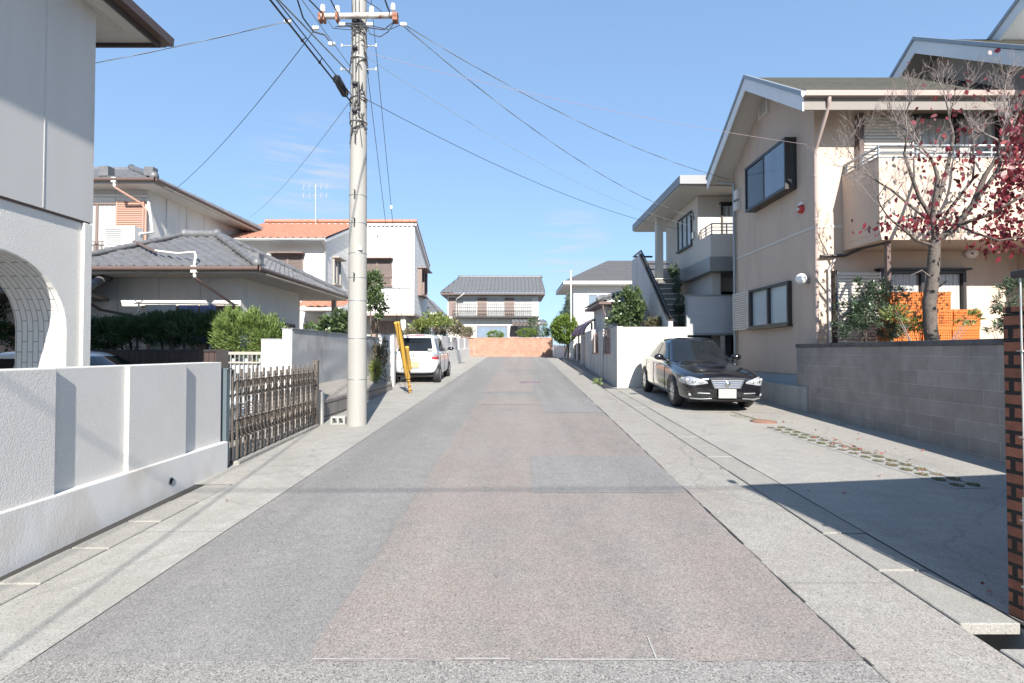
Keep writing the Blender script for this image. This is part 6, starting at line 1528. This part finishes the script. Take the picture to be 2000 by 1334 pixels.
# ---------------------------------------------------------------- dogwood with red leaves
def dogwood():
    rnd = random.Random(12); base = Vector((6.72, 8.1, 1.0))
    t = thing('dogwood_tree', 'grey barked dogwood shedding its dark red leaves behind the dark block wall', 'tree', base)
    trunk = MB(); limbs = MB(); tw = MB(); tips = []
    fork = at(1826,470,8.1)
    trunk.tube([base, at(1817,640,8.1), at(1815,590,8.1), at(1822,545,8.1), at(1824,500,8.1), fork], [.105,.095,.092,.088,.082,.075], 12)
    trunk.tube([at(1818,570,8.1), at(1838,556,8.1), at(1850,548,8.05)], [.025,.02,.008], 6); trunk.tube([at(1822,545,8.1), at(1800,528,8.0), at(1778,538,7.95)], [.02,.012,.004], 6)
    part('trunk', trunk, M['bark'], t)
    def grow(p, d, r, ln, depth, mb):
        n = 4; r = max(r, .0028); pts = [p]; q = p.copy(); dd = d.copy()
        for i in range(n):
            dd = (dd + Vector((rnd.gauss(0,.14), rnd.gauss(0,.14), rnd.gauss(.06,.10)))).normalized(); q = q + dd*ln/n; pts.append(q.copy())
        mb.tube(pts, [r*(1-.55*i/n) for i in range(n+1)], 7 if depth < 2 else 4, cap=False)
        if depth >= 5:
            tips.append((q, dd)); return
        k = 3 if depth < 4 else 2
        for i in range(k):
            f = rnd.uniform(.35, 1.0); b = pts[min(n, max(1, int(f*n+.5)))]
            side = Vector((rnd.gauss(0,1), rnd.gauss(0,.8), rnd.gauss(.45,.45))).normalized()
            nd = (dd*.66 + side*.74).normalized()
            grow(b, nd, r*.50, ln*rnd.uniform(.5,.72), depth+1, tw if depth >= 1 else limbs)
        grow(q, dd, r*.48, ln*.62, depth+1, tw if depth >= 1 else limbs)
    starts = [([fork, at(1822,420,8.0), at(1832,350,7.95)], (.0,.0,1), .045), ([fork, at(1860,450,8.0), at(1900,400,7.8), at(1925,340,7.7)], (.4,-.1,.9), .05),
              ([at(1822,430,8.05), at(1795,385,8.0), at(1772,320,7.9)], (-.35,-.1,.9), .032), ([at(1824,480,8.1), at(1790,470,7.9), at(1755,440,7.7)], (-.8,-.2,.35), .024),
              ([at(1870,440,7.95), at(1930,420,7.6), at(1985,390,7.4)], (.8,-.2,.4), .03), ([at(1830,400,8), at(1850,330,8.2), at(1862,270,8.3)], (.1,.25,.95), .035),
              ([at(1905,395,7.8), at(1950,330,7.9), at(1975,260,8.0)], (.25,.1,.95), .03), ([at(1826,455,8.1), at(1850,415,8.3), at(1900,350,8.5)], (.4,.3,.8), .03),
              ([at(1826,440,8.05), at(1800,420,8.2), at(1740,370,8.3)], (-.7,.1,.7), .024), ([at(1870,440,7.95), at(1905,455,7.6), at(1950,470,7.3)], (.8,-.3,.0), .022)]
    for pts, d, r in starts:
        limbs.tube(pts, [r*(1-.3*i/(len(pts)-1)) for i in range(len(pts))], 8)
        grow(pts[-1], Vector(d).normalized(), r*.62, .66, 1, limbs)
    part('limbs', limbs, M['bark'], t); part('twigs', tw, M['twig'], t)
    # remaining leaves hang mostly low and to the right
    rng = np.random.default_rng(9); pts = []; dirs = []
    groups = [(1740,430,22,14,26),(1800,430,24,12,46),(1780,440,45,12,30),(1840,430,30,18,55),(1900,330,50,50,80),(1962,415,34,40,380),(1988,260,22,40,210),(1985,330,24,38,330),(1955,468,40,18,150),
              (1870,300,40,40,36),(1860,250,60,60,34),(1800,330,40,40,22),(1900,200,60,50,30),(1945,92,6,8,4),(1690,440,14,10,10),(1850,400,50,30,40)]
    for px, py, sx, sy, n in groups:
        for _ in range(n):
            p = at(rng.normal(px, sx*.8), rng.normal(py, sy*.8), rng.normal(7.8,.35)); pts.append(p); dirs.append((rng.normal(0,.35), rng.normal(0,.35), -1))
    me = leaf_mesh('leaves', np.array([tuple(p) for p in pts]) - np.array(tuple(base)), np.array(dirs, float), .082, .62, rng, .3, .5, True); me.materials.append(M['lf_red'])
    part('leaves', me, [], t)
dogwood()

# ---------------------------------------------------------------- orange crates
def make_crate():
    t = thing('crate', 'orange plastic crate', 'crate', (0,0,0), 'stacked orange plastic crates'); w, d, h = .50, .36, .305
    mb = MB(); mb.box(-w/2,-d/2,0,w/2,d/2,.02); part('base', mb, M['orange'], t)
    mb = MB()
    for s in (-1,1):
        mb.box(-w/2,s*d/2-.012,.25,w/2,s*d/2+.012,h-.003); mb.box(s*w/2-.012,-d/2+.012,.25,s*w/2+.012,d/2-.012,h-.003)
    part('rim', mb, M['orange'], t)
    for s in (-1,1):
        mb = MB()
        for k in range(13): x = -w/2+.02+k*(w-.04)/12; mb.box(x-.011,s*d/2-.010,.02,x+.011,s*d/2+.010,.251)
        for z in (.021,.066,.112,.158,.204): mb.box(-w/2+.01,s*d/2-.012,z,w/2-.01,s*d/2+.012,z+.026)
        part('long_side', mb, M['orange'], t)
        mb = MB()
        for k in range(7): y = -d/2+.03+k*(d-.06)/6; mb.box(s*w/2-.010,y-.013,.02,s*w/2+.010,y+.013,.251)
        for z in (.021,.066,.112,.158,.204): mb.box(s*w/2-.012,-d/2+.02,z,s*w/2+.012,d/2-.02,z+.026)
        part('short_side', mb, M['orange'], t)
    return t
c0 = make_crate(); first = True
cols = [('stack half hidden by the shrub', 6.90, 9.12, 5, .02), ('stack behind the trunk', 7.42, 9.10, 5, -.03), ('lower stack right of the trunk', 7.95, 9.14, 4, .03)]
ordn = {0: 'first', 1: 'second', 2: 'third', 3: 'fourth', 4: 'fifth'}
for nm, x, y, n, rz in cols:
    for k in range(n):
        o = c0 if first else copy_tree(c0); first = False
        o.location = (x + (.01 if k % 2 else -.01), y, 1.02 + k*.306); o.rotation_euler.z = rz + (.012 if k % 2 else 0)
        o['label'] = f"orange plastic crate, {'topmost' if k == n-1 else ordn[k] + ' from ground'} in the {nm}"
mb = MB(); mb.tube([(8.1,8.05,1.0),(8.12,8.0,1.55),(8.2,8.0,1.82),(8.32,8.0,1.92),(8.42,8.0,1.95)], [.045,.045,.04,.03,.02], 8); mb.tube([(8.3,8.1,1.0),(8.28,8.05,1.5),(8.22,8.02,1.8)], .03, 8)
solo('hose', mb, M['black'], 'black bent hose standing right of the orange crates', 'hose', (8.1,8.05,1.0))

# ---------------------------------------------------------------- sky, sun, camera
AZ = Vector((.168, -.986)); EL = R(33.6)
w = D.worlds.new('World'); SC.world = w; w.use_nodes = True; t = w.node_tree; bg = t.nodes['Background']
sky = N(t, 'ShaderNodeTexSky', sky_type='NISHITA'); sky.sun_disc = False; sky.sun_elevation = EL; sky.sun_rotation = math.atan2(AZ.x, AZ.y)
sky.air_density = SKY_AIR; sky.dust_density = SKY_DUST; sky.ozone_density = SKY_OZ; sky.altitude = 0
tc = N(t, 'ShaderNodeTexCoord'); gen = tc.outputs['Generated']
# a few thin wisps of cloud low in the sky
nz = noise(t, mapv(t, gen, (5,5,42)), 1.6, 6, .6)
def spot(d, r0, r1):
    d = Vector(d).normalized(); s = N(t, 'ShaderNodeVectorMath', operation='DOT_PRODUCT'); s.inputs[1].default_value = d; L(t, gen, s.inputs[0])
    return ramp(t, s.outputs['Value'], [(math.cos(r1), 0), (math.cos(r0), 1)])
f1 = spot(at(610,350,1)-Vector((0,0,EYE)), .0, .11); f2 = spot(at(1110,485,1)-Vector((0,0,EYE)), 0, .085)
mx = N(t, 'ShaderNodeMath', operation='MAXIMUM'); L(t, f1, mx.inputs[0]); L(t, f2, mx.inputs[1])
cl = N(t, 'ShaderNodeMath', operation='MULTIPLY'); L(t, ramp(t, nz, [(.45,0),(.66,.6)]), cl.inputs[0]); L(t, mx.outputs[0], cl.inputs[1])
gm = N(t, 'ShaderNodeGamma'); gm.inputs['Gamma'].default_value = .45; L(t, sky.outputs[0], gm.inputs['Color'])
graded = mixc(t, 1.0, gm.outputs[0], SKY_TINT, 'MULTIPLY')
L(t, mixc(t, cl.outputs[0], graded, (2.6,2.7,2.8)), bg.inputs['Color'])
bg.inputs['Strength'].default_value = SKY_STR
sun = D.lights.new('sun', 'SUN'); sun.energy = SUN_E; sun.angle = R(.53); sun.color = (1,.94,.86)
so = D.objects.new('sun', sun); COL.objects.link(so)
sv = Vector((AZ.x*math.cos(EL), AZ.y*math.cos(EL), math.sin(EL)))
so.rotation_euler = (-sv).to_track_quat('-Z','Y').to_euler(); so.location = (6,-20,25)
cam = D.cameras.new('camera'); cam.sensor_width = 36; cam.lens = 18; cam.clip_end = 2000; cam.clip_start = .05
co = D.objects.new('camera', cam); COL.objects.link(co); co.location = (0,0,EYE); co.rotation_euler = (math.pi/2 + PITCH, 0, 0)
SC.camera = co
SC.view_settings.view_transform = 'Standard'; SC.view_settings.look = 'None'; SC.view_settings.gamma = 1; SC.view_settings.exposure = EXPO
SC.cycles.max_bounces = 6; SC.cycles.diffuse_bounces = 4; SC.cycles.use_denoising = True
